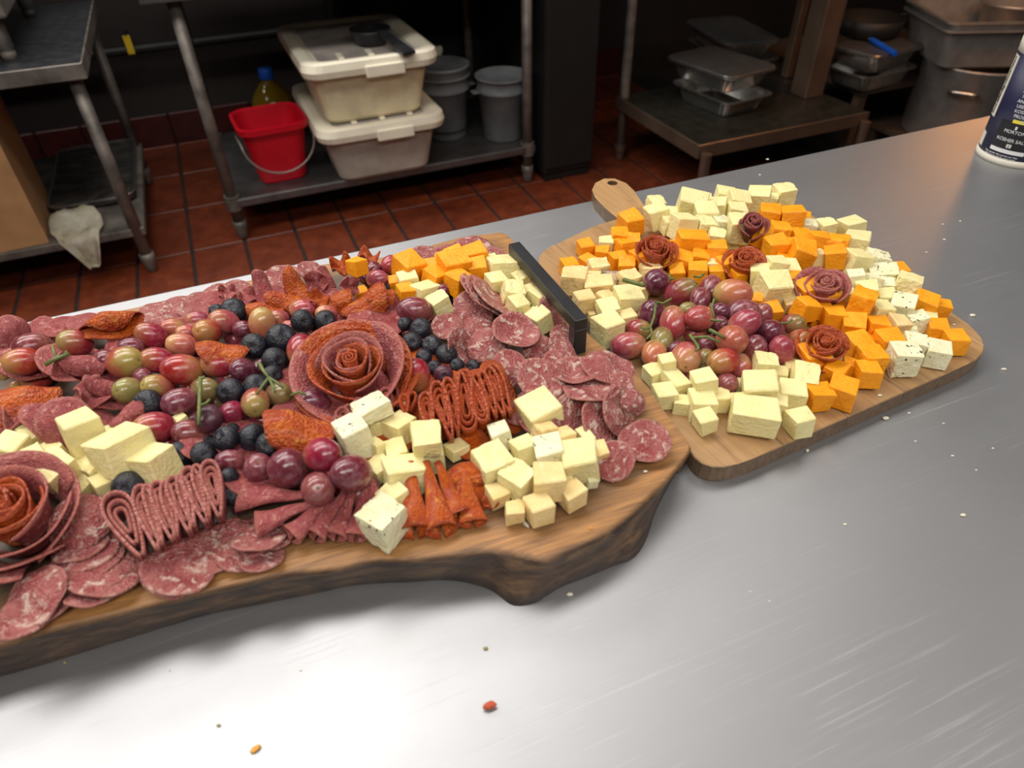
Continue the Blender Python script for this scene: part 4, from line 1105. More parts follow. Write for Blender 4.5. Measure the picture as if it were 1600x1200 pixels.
def mode_fn(mode, R, seed):
    rs = random.Random(seed); a0 = rs.uniform(0, 6.28); a1 = rs.uniform(0, 6.28)
    wob = lambda x, y: .05*R*math.sin(2.3*x + a0)*math.cos(2.1*y + a1) + .03*R*math.sin(5*x + a1)
    if mode == 'flat': return lambda x, y: Vector((x*R, y*R, wob(x, y)*.8))
    if mode == 'wavy': return lambda x, y: Vector((x*R, y*R, wob(x, y)*2.4))
    if mode == 'dome': return lambda x, y: Vector((x*R, y*R, wob(x, y) - .32*R*(x*x + y*y)))
    if mode == 'cup': return lambda x, y: Vector((x*R, y*R, wob(x, y) + .30*R*(x*x + y*y)))
    if mode == 'arch':
        rb = .62
        return lambda x, y: Vector((x*R*(1 - .1*abs(y)), rb*R*math.sin(max(-1.9, min(1.9, y/rb))), rb*R*(math.cos(max(-1.9, min(1.9, y/rb))) - 1) + wob(x, y)*1.5 - .1*R*x*x))
    if mode == 'lips':     # folded over loosely, its two edges towards the viewer like lips
        def f(x, y):
            t = max(-1.2, min(1.2, y)); b = math.sqrt(t*t + .035) - .187
            s = .5 + .5*math.tanh(t*7)
            q = b/.83; zu = .07 + .46*math.sin(2.7*q) - .10*q
            return Vector((x*R*(1 - .08*s), R*(.45 - b*(1.10 - .30*s)), R*(s*zu*(1 - .45*x*x) - .14*x*x) + wob(x, y)*2.0))
        return f
    if mode == 'hood':     # folded over with an open mouth towards the viewer
        rb = .46
        def f(x, y):
            t = y/rb; k = math.pi*.55
            t = max(-k, min(k, t)); ex = abs(y/rb) - k
            yy, zz = rb*math.sin(t), rb*(math.cos(t) - 1)
            if ex > 0: s = 1 if y > 0 else -1; yy += s*ex*rb*math.cos(k); zz -= ex*rb*math.sin(k)
            return Vector((x*R*(1 - .15*y*y), yy*R*(1 + .25*x), zz*R*(1 + .2*x) + wob(x, y)*1.6))
        return f
    if mode == 'ruffle':
        n = rs.choice((3, 4, 4)); 
        def f(x, y):
            r = math.hypot(x, y); a = math.atan2(y, x) if r > 1e-6 else 0
            s = .74 - .06*r
            return Vector((x*R*s, y*R*s, R*(.42*r**1.4*math.sin(n*a + a0) + .32*r*r) + wob(x, y)))
        return f
    if mode == 'fold':    # folded in half, fold along x
        rb = .10
        def f(x, y):
            t = y/rb; k = math.pi/2
            if abs(t) < k: return Vector((x*R, rb*R*math.sin(t), rb*R*(math.cos(t) - 1) + wob(x, y)))
            s = 1 if y > 0 else -1
            return Vector((x*R, R*(s*rb*1.0 + s*(abs(y) - rb*k)*.10), -R*(rb + (abs(y) - rb*k)) + wob(x, y)))
        return f
    raise KeyError(mode)
SLICES = []
def slices(s, ox, oy, sc, mat, kind, noun, cat, text, lift=.0010, base=.0015, irr=.05):
    zb, H = side(s)
    rows = [r.split() for r in text.split(';') if r.strip()]
    for i, f in enumerate(rows):
        x, y, w, h = map(float, f[:4]); ang = math.radians(float(f[4])) if len(f) > 4 else 0.0; mode = f[5] if len(f) > 5 else 'flat'
        hh = float(f[6]) if len(f) > 6 else 0.0; spin = float(f[7]) if len(f) > 7 else 0.0
        px, py = ox + x/sc, oy + y/sc
        p = surf(px, py, zb, H, base + lift*i + hh)
        R = w/2/sc*mpp(p)*1.12
        X, Y, V = cam_basis(p)
        asp = max(.08, min(.98, h/w)) if mode in ('flat', 'wavy', 'dome', 'cup') else max(.1, min(.98, h/w))
        maj = X*math.cos(ang) - Y*math.sin(ang)
        mnr = V.cross(maj)
        if mnr.z < 0: mnr = -mnr
        n = (V*asp + mnr*math.sqrt(1 - asp*asp)).normalized()
        yv = n.cross(maj).normalized()
        # lift until the lowest rim clears the board
        lowz = R*math.sqrt(max(0, 1 - n.z*n.z)) * (.92 if mode in ('flat', 'wavy', 'cup', 'dome') else .4)
        need = zb + .0012 + lowz - p.z
        if need > 0:
            d = (p - CAM); p = p - d * (need / -d.z) if d.z < 0 else p
        fn = mode_fn(mode, R, int(px*7 + py*13))
        me = sheet(kind, fn, mat, seed=int(px + py*3), irr=irr)
        o = bpy.data.objects.new(kind, me); COL.objects.link(o)
        o.matrix_world = frame(maj, yv, n, p) @ Matrix.Rotation(math.radians(spin), 4, 'Z')
        SLICES.append(dict(o=o, s=s, px=(px, py), noun={'fold': 'folded ', 'lips': 'folded ', 'ruffle': 'ruffled ', 'hood': 'folded ', 'arch': 'arched ', 'cup': 'curled '}.get(mode, '') + noun, cat=cat, group=noun + 's on the ' + ('live-edge' if s == 'L' else 'paddle') + ' board'))
SAL = (M_['sal'], 'salami_slice', 'marbled salami slice', 'salami')
GEN = (M_['gen'], 'salami_slice', 'pink salami slice', 'salami')
PEP = (M_['pep'], 'pepperoni_slice', 'orange pepperoni slice', 'pepperoni')
slices('L', 0, 0, 1, *GEN, '''47 565 80 50 0 wavy;110 560 80 50 0 wavy;90 655 90 60 10 wavy;30 660 80 55 0 wavy;165 610 80 55 -10 wavy;150 665 70 50 0 wavy;215 545 80 50 0 wavy;300 520 80 50 0 wavy;30 720 80 55 0;210 690 80 55 0;330 690 80 55 0 wavy;470 655 90 60 0 wavy;385 690 80 60 0;400 740 90 60 0''', lift=.0004)
slices('L', 0, 0, 1, *PEP, '''650 560 80 60 0 wavy;620 650 80 60 0;680 655 80 60 10;740 650 80 60 0;700 600 80 60 0;600 690 80 60 0 wavy;760 610 80 60 20''', lift=.0004)
slices('L', 0, 0, 1, *GEN, '''600 600 90 60 0 wavy;540 650 90 60 0 wavy;480 600 90 60 0;640 480 80 55 0;590 500 80 50 0 wavy;520 480 80 50 0;420 470 80 50 0;350 480 80 50 0;455 660 60 40 0''', lift=.0004)
# the fan between black handle and blueberries, back to front
slices('L', 680, 360, 4, *SAL, '''730 520 200 150 70 flat;380 430 330 90 40 flat;340 420 330 110 40 flat;300 400 320 110 42 flat;235 420 220 200 0 wavy;240 500 250 220 10 wavy;75 600 180 150 0 wavy;820 660 190 110 20;
270 600 190 150 0 dome;160 720 210 150 80 wavy;640 720 170 150 0 dome;330 705 230 205 10 dome;500 650 270 190 12 cup;830 720 230 120 50 arch .004;470 850 225 210 20 dome;800 840 240 150 25 wavy;880 900 260 160 0 cup;1160 970 160 150 0;980 985 320 150 0;1080 850 295 165 14 wavy;
1240 1070 130 140 80 dome;660 930 280 230 30''', lift=.0013)
slices('L', 660, 560, 4, *SAL, '''1320 290 130 130 0;1230 330 280 160 80;730 270 250 200 0 wavy;1120 380 280 200 75;880 310 200 170 60;930 370 270 200 80;700 380 200 150 20;620 340 180 150 0;1195 640 240 232 0;1390 515 290 238 8''', lift=.0010)
# at the back edge
slices('L', 400, 350, 4, *SAL, '''1480 205 130 110 0;1210 185 170 100 0;1100 195 210 100 10;1350 150 230 125 0''', lift=.0008)
slices('L', 200, 350, 4, *SAL, '''200 555 230 130 -8;130 600 220 120 -5;330 525 240 130 -8;420 520 200 110 -8;470 485 190 110 -10;570 440 190 110 -8;640 425 180 100 -10;680 400 150 90 -8;960 330 210 130 -15 wavy;1130 290 130 100 0 wavy''', lift=.0008)
slices('L', 0, 480, 4, *GEN, '''20 290 180 110 10 wavy .004;260 170 260 170 -12 wavy;420 120 250 110 -10;540 100 200 110 -12;80 150 190 180 60 dome .012;190 230 220 160 -20 dome''', lift=.0008)
# ruffles and folds
slices('L', 200, 350, 4, *GEN, '''620 440 150 130 0 ruffle .006;825 390 190 200 80 hood .012;1180 360 190 200 80 ruffle .010;1240 340 150 170 70 hood .012;740 460 150 120 20 ruffle .004;1380 390 160 150 70 ruffle .010''')
slices('L', 200, 350, 4, *PEP, '''1000 470 250 200 10 hood .010;1070 380 240 210 60 hood .016;850 520 220 120 10 hood .008;1280 470 220 160 -30 hood .010;1340 270 180 140 -20 ruffle .008;1500 220 170 90 10 ruffle .008;1190 480 160 130 10 ruffle .006''')
slices('L', 400, 350, 4, *PEP, '''660 470 300 180 -35 hood .014;780 450 170 150 -10 hood .016''')
slices('L', 0, 480, 4, *PEP, '''700 130 370 250 -12 lips .016;130 540 400 270 -8 arch .016;1390 240 290 150 8 arch .022;110 690 260 120 10 hood .004''')
slices('L', 340, 560, 4, *PEP, '''520 380 430 270 10 arch .024;470 520 200 110 20 hood .006;1080 620 180 170 0 flat''')
slices('L', 0, 480, 4, *GEN, '''440 400 300 260 40 ruffle .012;560 560 260 200 30 ruffle .008;520 330 240 170 0 hood .018;640 480 200 170 20 hood .012;400 730 300 330 70 dome .016;780 660 200 150 -50 hood .012;120 740 280 120 10 ruffle .002;80 760 220 100 0 fold .001''')
slices('L', 660, 560, 4, *PEP, '''560 390 150 200 80 flat;330 540 230 170 10 wavy .002;330 830 230 200 60 wavy;420 900 130 120 40 ruffle .001;280 660 300 150 -25 arch .012''')
# front edge, cut by the picture's edge
slices('L', 0, 700, 4, *SAL, '''560 930 250 90 -10;660 800 380 210 -15;620 770 360 200 -20;570 690 350 210 -28;540 650 340 200 -30;500 600 300 170 -30;490 440 340 300 -40 dome .012;300 950 300 190 -55;120 1070 340 180 -20;220 930 380 250 -60 wavy .004;60 1120 260 120 -10''', lift=.0008)
slices('L', 0, 700, 4, *SAL, '''1630 680 260 150 -10;1500 660 260 190 -10;1560 560 300 210 -20;1430 560 300 220 -20;1300 640 330 250 -20;1220 660 330 260 -30;1150 790 320 220 -20;1080 750 340 300 -30 wavy''', lift=.0008)
slices('L', 340, 560, 4, *SAL, '''260 1130 300 110 -8;330 1100 260 150 0''', lift=.0008)
name_all(SLICES)
for d in SLICES: tag(d['o'], d['lab'], d['cat'], d['group'])

# ------------------------------------------------------------------ folded, rolled and rose-shaped meat
def grid_sheet(name, f, nu, nv, mat, th=.0013, uvs=(1, 1), parent=None, M=None, link=True):
    h = 1e-3; bm = bmesh.new(); uv = bm.loops.layers.uv.new('UVMap'); rl_ = bm.verts.layers.float.new('rim')
    T, B, idx = [], [], {}
    for i in range(nu + 1):
        for lst in (T, B): lst.append([])
        for j in range(nv + 1):
            u, v = i/nu, j/nv; c = f(u, v)
            n = (f(u+h, v) - f(u-h, v)).cross(f(u, v+h) - f(u, v-h)); n = n.normalized() if n.length > 0 else Vector((0, 0, 1))
            for lst, s in ((T, .5), (B, -.5)):
                x = bm.verts.new(c + n*th*s); lst[i].append(x); idx[x] = (u*uvs[0], v*uvs[1]); x[rl_] = max(0, (v - .9)/.1)
    def add(vs):
        fc = bm.faces.new(vs); fc.smooth = True
        for lp in fc.loops: lp[uv].uv = idx[lp.vert]
    for i in range(nu):
        for j in range(nv):
            add([T[i][j], T[i+1][j], T[i+1][j+1], T[i][j+1]]); add([B[i][j], B[i][j+1], B[i+1][j+1], B[i+1][j]])
    for i in range(nu):
        add([T[i][0], B[i][0], B[i+1][0], T[i+1][0]]); add([T[i][nv], T[i+1][nv], B[i+1][nv], B[i][nv]])
    for j in range(nv):
        add([T[0][j], T[0][j+1], B[0][j+1], B[0][j]]); add([T[nu][j], B[nu][j], B[nu][j+1], T[nu][j+1]])
    return build(name, bm, mat, parent, M)
def rose(s, px, py, rpx, hgt, n, mats, label, name, tilt=.35, lift=0.0, open_=1.0, seed=1, group='meat roses', core=.09, side_tilt=0.0, bowl=False):
    rs = random.Random(seed); zb, H = side(s)
    p = surf(px, py, zb, H, .0); k = mpp(p)
    Rm = rpx*k
    p = P(px, py, zb + H(p)*.6 + hgt*.75 + lift) ; 
    X, Y, V = cam_basis(p)
    ax = (Vector((0, 0, 1)) + V*tilt + X*side_tilt).normalized()
    xx = (RT - ax*RT.dot(ax)).normalized(); yy = ax.cross(xx)
    base = p - ax*hgt
    low = zb + .001 - base.z + Rm*.78*math.sqrt(max(0, 1-ax.z**2))
    if low > 0: base += ax * (low/ax.z)
    r = empty(name, base); r.matrix_world = frame(xx, yy, ax, base)
    tag(r, label, 'rose', group)
    ang = rs.uniform(0, 6.28)
    for q in range(n):
        t = q/(n-1); rho = Rm*(core + (.86 - core)*t**1.05)
        if bowl: rho = Rm*(core + (.50 - core)*q/(n-5)) if q < n-4 else Rm*.70
        span = min(math.radians(330), (Rm*1.75 + .01)/rho) if (t < .75 and not bowl) or (bowl and q < n-4) else math.radians(rs.uniform(115, 150))
        Hk = hgt*(1.0 - .30*t*t)*rs.uniform(.94, 1.04); fl = Rm*(.05 + .20*t*t*open_); z0 = hgt*(.06 if t > .3 else .2); a0 = ang if not (bowl and q >= n-4) else (q-n)*1.57 + .3; w0 = rs.uniform(0, 6.28)
        def f(u, v, rho=rho, span=span, Hk=Hk, fl=fl, z0=z0, a0=a0, w0=w0, t=t):
            a = a0 + span*(u - .5)
            rr = rho*(.80 + .20*v) + Rm*.055*(u - .5) + fl*max(v, 0)**2.2 + Rm*.022*math.sin(3*span*(u-.5) + w0)*v
            e = abs(2*u - 1)
            z = z0 + (Hk - z0)*v*(1 - .45*max(0, e - .45)**1.4) + Rm*.025*math.sin(4*u*span*.6 + w0)*v
            return Vector((rr*math.cos(a), rr*math.sin(a), z))
        m = mats[q % len(mats)] if not callable(mats) else mats(q, n)
        grid_sheet('petal', f, 22, 5, m, .0014, (max(1, rho*span/.03), Hk/.03), r)
        ang += 2.4
    for q in range(3 if Rm > .035 else 0):
        a0 = q*2.094 + .4
        def sk(u, v, a0=a0):
            a = a0 + 2.5*(u - .5); rr = Rm*(.60 + .05*(u - .5) + .40*max(v, 0)**1.4)
            return Vector((rr*math.cos(a), rr*math.sin(a), hgt*(.0 + .66*v*(1 - .35*abs(2*u - 1)**3)) + Rm*.02*math.sin(9*u)))
        grid_sheet('petal', sk, 20, 4, mats[q % len(mats)] if not callable(mats) else mats(n-1, n), .0014, (2.4, .8), r)
    # the bunched core
    def c(u, v):
        a = u*4*math.pi; rr = Rm*(.02 + .10*u)
        return Vector((rr*math.cos(a), rr*math.sin(a), hgt*(.25 + .73*v)))
    grid_sheet('rolled_core', c, 36, 3, mats[0] if not callable(mats) else mats(0, n), .0012, (3, 1), r)
    return r
pm, gm_, dm, sm = M_['pep'], M_['gen'], M_['dsal'], M_['sal']
rose('L', 545, 559, 88, .050, 11, [pm, gm_], 'biggest rose, salami and pepperoni petals, in the middle of the live-edge board', 'salami_rose', .45, .006, 1.6, 4, 'meat roses on the live-edge board', .10, -.05, True)
rose('L', 14, 798, 92, .045, 10, lambda q, n: pm if q < 5 else gm_, 'half-seen rose with pepperoni heart and salami outer petals', 'salami_rose', .45, .0, 1.2, 8, 'meat roses on the live-edge board', .10, -.15)
rose('R', 1025, 379, 30, .040, 8, [pm], 'heart-shaped pepperoni rose close to the paddle handle', 'pepperoni_rose', .45, .010, 1.0, 3, 'meat roses on the paddle board')
rose('R', 1178, 342, 21, .034, 7, [dm], 'smallest rose, dark salami, between far white and orange cubes', 'salami_rose', .8, .024, .8, 5, 'meat roses on the paddle board')
rose('R', 1167, 399, 30, .030, 8, [pm], 'low pepperoni rose among cheddar in the middle of the heap', 'pepperoni_rose', .4, .012, 1.1, 6, 'meat roses on the paddle board')
rose('R', 1292, 435, 36, .033, 9, [gm_], 'pink salami rose surrounded by pale and orange cubes', 'salami_rose', .35, .012, 1.1, 7, 'meat roses on the paddle board')
rose('R', 1292, 528, 37, .036, 9, [pm], 'loosely rolled pepperoni rose between the grapes and front cheddar', 'pepperoni_rose', .5, .010, 1.0, 9, 'meat roses on the paddle board')

def loop(s, x0, y0, x1, y1, wpx, mat, label, group, lift=.036, depth=.029, name='salami_slice', cat='salami', lean=.42, double=False):
    """a slice folded into a standing loop: its cut edge runs from pixel 0 (closed bulb) to pixel 1 (tail)"""
    zb, H = side(s); mx, my = (x0+x1)/2, (y0+y1)/2
    p = surf(mx, my, zb, H, lift); k = mpp(p)
    th = Vector((CAM.x - p.x, CAM.y - p.y, 0)).normalized()
    e = (Vector((0, 0, .75)) + th*lean).normalized()
    def onplane(px, py):
        d = ray(px, py); return CAM + d * ((p - CAM).dot(e) / d.dot(e))
    A0, A1 = onplane(x0, y0), onplane(x1, y1)
    a = (A0 - A1); L = a.length; a.normalize(); b = e.cross(a)
    w = wpx*k*1.2; c = (A0 + A1)/2
    depth = min(depth, (min(A0.z, A1.z) - zb - .0008)/e.z)
    def mk(sc, par=None, off=0):
        def f(u, v):
            ph = math.radians(-168 + 336*u); al = L/2*math.cos(ph)*sc; wd = w/2*math.sin(ph)*(.62 + .38*math.cos(ph))*sc
            dd = depth*(.72 + .28*abs(math.cos(ph*.5)))
            wob = .02*L*math.sin(3*ph + L*900)
            return a*(al - (1-sc)*L*.12*-1) + b*(wd + wob*.3) - e*(dd*(1 - v) + off)
        return grid_sheet(name if par is None else 'inner_fold', f, 26, 4, mat, .0021, (4, 1.2), par, None if par is not None else Matrix.Translation(c))
    o = mk(1.0); tag(o, label, cat, group)
    if double or wpx >= 24: mk(.68, o, .0012); mk(.38, o, .002)
    elif wpx >= 16: mk(.5, o, .0015)
    return o
# standing ribbon of fine salami
F1 = [(172, 770, 222, 868, 50, True), (216, 758, 246, 858, 32, False), (228, 757, 252, 850, 20, False), (243, 752, 270, 842, 30, True), (256, 752, 276, 838, 20, False), (267, 745, 296, 830, 28, True), (280, 742, 303, 822, 20, False), (291, 730, 322, 816, 30, True), (305, 726, 326, 810, 20, False), (324, 719, 343, 806, 32, True)]
for i, (x0, y0, x1, y1, w, d) in enumerate(F1):
    loop('L', x0, y0, x1, y1, w, M_['gen'], f"{'wide' if w > 40 else 'narrow' if w < 25 else 'folded'} salami slice, {ORD[i]} in the standing ribbon counted from the wide loop", 'slices of the standing salami ribbon', double=d)
F2 = [(663, 613, 673, 676, 24, False), (680, 596, 706, 684, 28, False), (698, 590, 716, 674, 24, False), (733, 671, 720, 580, 34, True), (722, 578, 735, 625, 24, False), (756, 657, 738, 590, 26, False), (742, 584, 764, 655, 18, False), (752, 580, 776, 650, 18, False), (762, 573, 788, 648, 22, False), (768, 569, 798, 644, 22, False)]
for i, (x0, y0, x1, y1, w, d) in enumerate(F2):
    loop('L', x0, y0, x1, y1, w, M_['pep'], f"folded pepperoni slice, {ORD[i]} in the upright ribbon counted from the crumb side", 'slices of the upright pepperoni ribbon', name='pepperoni_slice', cat='pepperoni', double=d)
slices('L', 660, 560, 4, *PEP[:3], 'pepperoni', '''480 175 330 170 62 flat .016''')
tag(SLICES[-1]['o'], 'flat pepperoni slice leaning at the far end of the upright ribbon', 'pepperoni', 'orange pepperoni slices on the live-edge board')
F3 = [(630, 616, 634, 646, 16), (645, 612, 640, 640, 14)]
for i, (x0, y0, x1, y1, w) in enumerate(F3):
    loop('L', x0, y0, x1, y1, w, M_['pep'], f"little curled pepperoni under the white crumb, {('outer', 'inner')[i]} one", 'curled pepperoni by the crumb', name='pepperoni_slice', cat='pepperoni', depth=.02, lift=.022)
F4 = [(528, 640, 548, 656, 22), (540, 634, 560, 655, 16), (600, 606, 612, 640, 18), (612, 600, 622, 634, 14), (556, 624, 572, 640, 16)]
for i, (x0, y0, x1, y1, w) in enumerate(F4):
    loop('L', x0, y0, x1, y1, w, M_['dsal'], f"dark salami curl peeping out in front of the big rose, {ORD[i]} towards the pepperoni ribbon", 'dark salami curls under the big rose', depth=.02, lift=.022)

def cone(s, ax_, ay_, ex, ey, wpx, flat, mat, label, group, name, cat, wrap=1.0, h0=.012, h1=.0, split=0.0):
    zb, H = side(s)
    A_ = surf(ax_, ay_, zb, H, h0); 
    k = mpp(surf(ex, ey, zb, H, .006)); w = wpx*k/2
    B_ = surf(ex, ey, zb, H, max(.002, w*flat) + h1)
    z = (B_ - A_); L = z.length; z.normalize()
    up = (Vector((0, 0, 1)) - z*z.z).normalized(); x = up.cross(z)
    def f(u, v):
        t = (u - .5)*2; a = t*math.pi*wrap*.96
        le = L*(1 - .10*(1 - t*t)) * (.02 + .98*v)
        r = w*(.22 + .78*max(v, 0)**1.3)*(1 + .09*(u - .5) + .10*v**4)
        return x*(r*math.sin(a)) + up*(r*flat*math.cos(a) + .0008*math.sin(9*v + ex)) + z*le
    o = grid_sheet(name, f, 24, 12, mat, .0014, (2.2, 2.4), None, Matrix.Translation(A_))
    return tag(o, label, cat, group)
FAN = [(950, 755, 985, 960, 150), (930, 790, 850, 1145, 125), (855, 820, 725, 1135, 120), (800, 830, 585, 1125, 130), (720, 850, 440, 1125, 135), (600, 900, 215, 1050, 150), (575, 850, 110, 865, 160)]
for i, (x0, y0, x1, y1, w) in enumerate(FAN):
    cone('L', 340 + x0/4, 560 + y0/4, 340 + x1/4, 560 + y1/4, w/4*1.15, .55, M_['gen'], f"flattened rolled salami slice, {ORD[i]} in the fan counted from the pepperoni tubes", 'rolled slices of the salami fan', 'salami_slice', 'salami', h0=.016, h1=.001*i)
CON = [(1205, 640, 1235, 1115, 170), (1300, 640, 1410, 1110, 165), (1370, 640, 1530, 1015, 140), (1540, 700, 1600, 1060, 150)]
for i, (x0, y0, x1, y1, w) in enumerate(CON):
    cone('L', 340 + x0/4, 560 + y0/4, 340 + x1/4, 560 + y1/4, w/4*1.12, .62 if i < 3 else .35, M_['pep'], f"pepperoni slice rolled to a tube, {ORD[i]} one counted from the diamond-shaped cheese cube", 'rolled pepperoni tubes', 'pepperoni_slice', 'pepperoni', h0=.020)

# ------------------------------------------------------------------ stalks of the grapes
def stalk(s, label, lines, r0=.0013):
    zb, H = side(s); o = None
    e = empty('grape_twig', P(*lines[0][0][:2], zb)); tag(e, label, 'twig', 'grape twigs')
    for i, ln in enumerate(lines):
        pts = [surf(x, y, zb, H, h) - e.location for x, y, h in ln[:-1]] if not isinstance(ln[-1], tuple) else [surf(x, y, zb, H, h) - e.location for x, y, h in ln]
        r = r0 * (ln[-1] if not isinstance(ln[-1], tuple) else 1)
        build('main_stalk' if i == 0 else 'twig', tube(bmesh.new(), pts, r, 7, .8), M_['stem'], e, None, True)
    return e
stalk('R', 'branching green stem running through the grape bunch with a thick cut end', [
    [(974, 437, .040), (988, 441, .040), (1006, 446, .040), 2.0], [(1024, 472, .034), (1036, 474, .034), (1050, 466, .036)], [(1025, 475, .034), (1022, 495, .033), (1016, 512, .032), (1019, 521, .03), (1010, 530, .03)], [(1018, 512, .032), (1005, 514, .032), (1001, 511, .034)],
    [(1045, 428, .034), (1048, 437, .035), (1055, 434, .036)], [(1085, 432, .034), (1094, 433, .036), (1100, 428, .037)], [(1116, 467, .036), (1112, 480, .034), (1116, 496, .032)], [(1078, 523, .034), (1085, 533, .033), (1092, 541, .032), 1.2], [(1082, 528, .033), (1105, 526, .034), (1125, 535, .033), 1.2],
    [(1108, 515, .034), (1122, 522, .034), (1132, 528, .033), 1.4], [(1110, 500, .034), (1128, 502, .034)], [(1085, 533, .033), (1092, 544, .033), (1088, 548, .034)], [(1100, 578, .028), (1106, 582, .028), (1104, 590, .027)], [(1220, 505, .03), (1230, 505, .031), (1238, 500, .032)]])
stalk('L', 'long upright green grape twig standing between red grapes', [[(313, 590, .034), (312, 620, .034), (311, 645, .032), (310, 664, .03), 1.3], [(312, 634, .033), (322, 630, .034), (328, 624, .036)], [(311, 594, .034), (320, 588, .035)]])
stalk('L', 'forked pale green grape twig above the two tan grapes', [[(405, 567, .034), (412, 580, .034), (420, 590, .034), 1.2], [(420, 590, .034), (410, 603, .033), (402, 616, .032)], [(420, 590, .034), (426, 602, .033), (430, 612, .033)], [(420, 590, .034), (433, 598, .033), (442, 606, .032)]])
stalk('L', 'short green grape twig beside the crumpled salami flower', [[(70, 570, .034), (88, 560, .034), (108, 553, .033), 1.5], [(88, 560, .034), (84, 548, .034), (82, 540, .035)], [(101, 554, .033), (105, 548, .034)]])
stalk('L', 'brown-green twig end tucked under the near tan grapes', [[(455, 618, .028), (468, 612, .03), (478, 618, .028)]])

# ------------------------------------------------------------------ salt canister
SC0 = Vector((.783, 1.029, CT)); SR = .051
sa = empty('salt_canister', SC0); tag(sa, 'navy blue cardboard salt canister with white rims on the counter', 'canister')
M_['navy'] = plain('navy_print', lin(34, 34, 66), 0.45, 0, 0.04, 10); M_['white_card'] = plain('white_card', lin(222, 216, 200), 0.55, 0, 0.04, 10); M_['ink_w'] = plain('white_ink', lin(225, 225, 225), 0.5, 0, 0.01); M_['ink_k'] = plain('black_ink', lin(24, 22, 26), 0.5, 0, 0.02); M_['ink_y'] = plain('yellow_ink', lin(232, 214, 70), 0.5, 0, 0.02)
M_['ink_g'] = plain('grey_salt_print', lin(170, 172, 172), 0.6, 0, 0.2, 200)
build('tube', lathe(bmesh.new(), [(SR - .0003, .0095), (SR, .0095), (SR, .148), (SR - .0003, .148)], 64), M_['navy'], sa, None, True)
build('bottom_rim', lathe(bmesh.new(), [(SR - .002, 0), (SR + .0012, .0006), (SR + .0016, .005), (SR + .0008, .0095), (SR - .001, .0098)], 64), M_['white_card'], sa, None, True)
build('lid', lathe(bmesh.new(), [(SR - .001, .1478), (SR + .0012, .148), (SR + .0014, .165), (SR - .001, .168), (SR - .004, .164), (SR - .006, .163)], 64), M_['white_card'], sa, None, True)
fdir = Vector((CAM.x - SC0.x, CAM.y - SC0.y, 0)).normalized(); rdir = (-fdir).cross(Vector((0, 0, 1)))
def cyl(d, z, r): return fdir*(r*math.cos(d)) + rdir*(r*math.sin(d)) + Vector((0, 0, z))
def patch(name, d0, d1, z0, z1, mat, r=SR + .0004, n=10, slant=0.0):
    bm = bmesh.new(); lo = []
    for i in range(n + 1):
        d = math.radians(d0 + (d1-d0)*i/n); s = slant*(i/n)
        lo.append([cyl(d, z0 + s, r - .0006), cyl(d, z0 + s, r), cyl(d, z1 + s, r), cyl(d, z1 + s, r - .0006)])
    loft(bm, lo); bmesh.ops.recalc_face_normals(bm, faces=bm.faces[:]); return build(name, bm, mat, sa)
def wrap_text(txt, size, dc, zc, mat, turn=False, r=SR + .0010, serif=False):
    cu = bpy.data.curves.new('txt', 'FONT'); cu.body = txt; cu.size = size; cu.align_x = 'CENTER'; cu.align_y = 'CENTER'; cu.extrude = .00015
    ob = bpy.data.objects.new('txt', cu); COL.objects.link(ob); dg = bpy.context.evaluated_depsgraph_get()
    me = bpy.data.meshes.new_from_object(ob.evaluated_get(dg)); bpy.data.objects.remove(ob); bpy.data.curves.remove(cu)
    for v in me.vertices:
        x, y = (v.co.x, v.co.y) if not turn else (-v.co.y, v.co.x)
        v.co = cyl(math.radians(dc) + x/SR, zc + y, r + v.co.z)
    me.materials.clear(); me.materials.append(mat); o = mesh_obj('lettering', me, None, sa); return o
patch('facts_strip', -82, -62, .058, .143, M_['white_card']); patch('facts_strip', -82, -64, .014, .034, M_['white_card'])
for z, t in ((.07, 'Sodium'), (.085, '590mg'), (.102, 'Calcium'), (.12, 'Nutrition')): wrap_text(t, .009, -72, z + .004, M_['ink_k'], True)
for i, t in enumerate(('FOR BRINING', 'MEAT, FISH', 'AND POULTRY', 'USE COARSE', 'KOSHER SALT', 'PRODUCTS', 'TRY')): wrap_text(t, .0062, -4 - (i % 2)*2, .105 - i*.0068, M_['ink_w'])
patch('pack_picture', -40, 14, .022, .062, M_['ink_k'], SR + .0005); patch('pack_foot', -40, 14, .018, .0235, M_['ink_w'], SR + .0006); patch('pack_cap', -22, 12, .0615, .066, M_['ink_y'], SR + .0006)
wrap_text('MORTON', .0066, -12, .049, M_['ink_w'], r=SR + .0012); wrap_text('KOSHER SALT', .0066, -12, .037, M_['ink_w'], r=SR + .0012); wrap_text('0', .005, -12, .029, M_['ink_k'], r=SR + .0016)
patch('round_emblem', -15.5, -8.5, .0265, .0315, M_['ink_w'], SR + .0010); patch('parasol_emblem', -14, -11, .053, .0575, M_['ink_w'], SR + .0010)
bm = bmesh.new(); bmesh.ops.create_icosphere(bm, subdivisions=2, radius=.011)
for v in bm.verts: v.co.z *= .75; v.co = v.co * (1 + .15*mnoise.noise(v.co*120))
c_ = cyl(math.radians(8), .026, SR - .004)
M2 = frame(rdir, Vector((0, 0, 1)), fdir, c_) @ Matrix.Diagonal((1, 1, .5, 1)); build('salt_mound_print', bm, M_['ink_g'], sa, M2, True)
wrap_text('Your grocer also carries our fine', .0036, -20, .0145, M_['ink_w']); wrap_text('table and sea salt for every meal', .0034, -20, .011, M_['ink_w'])

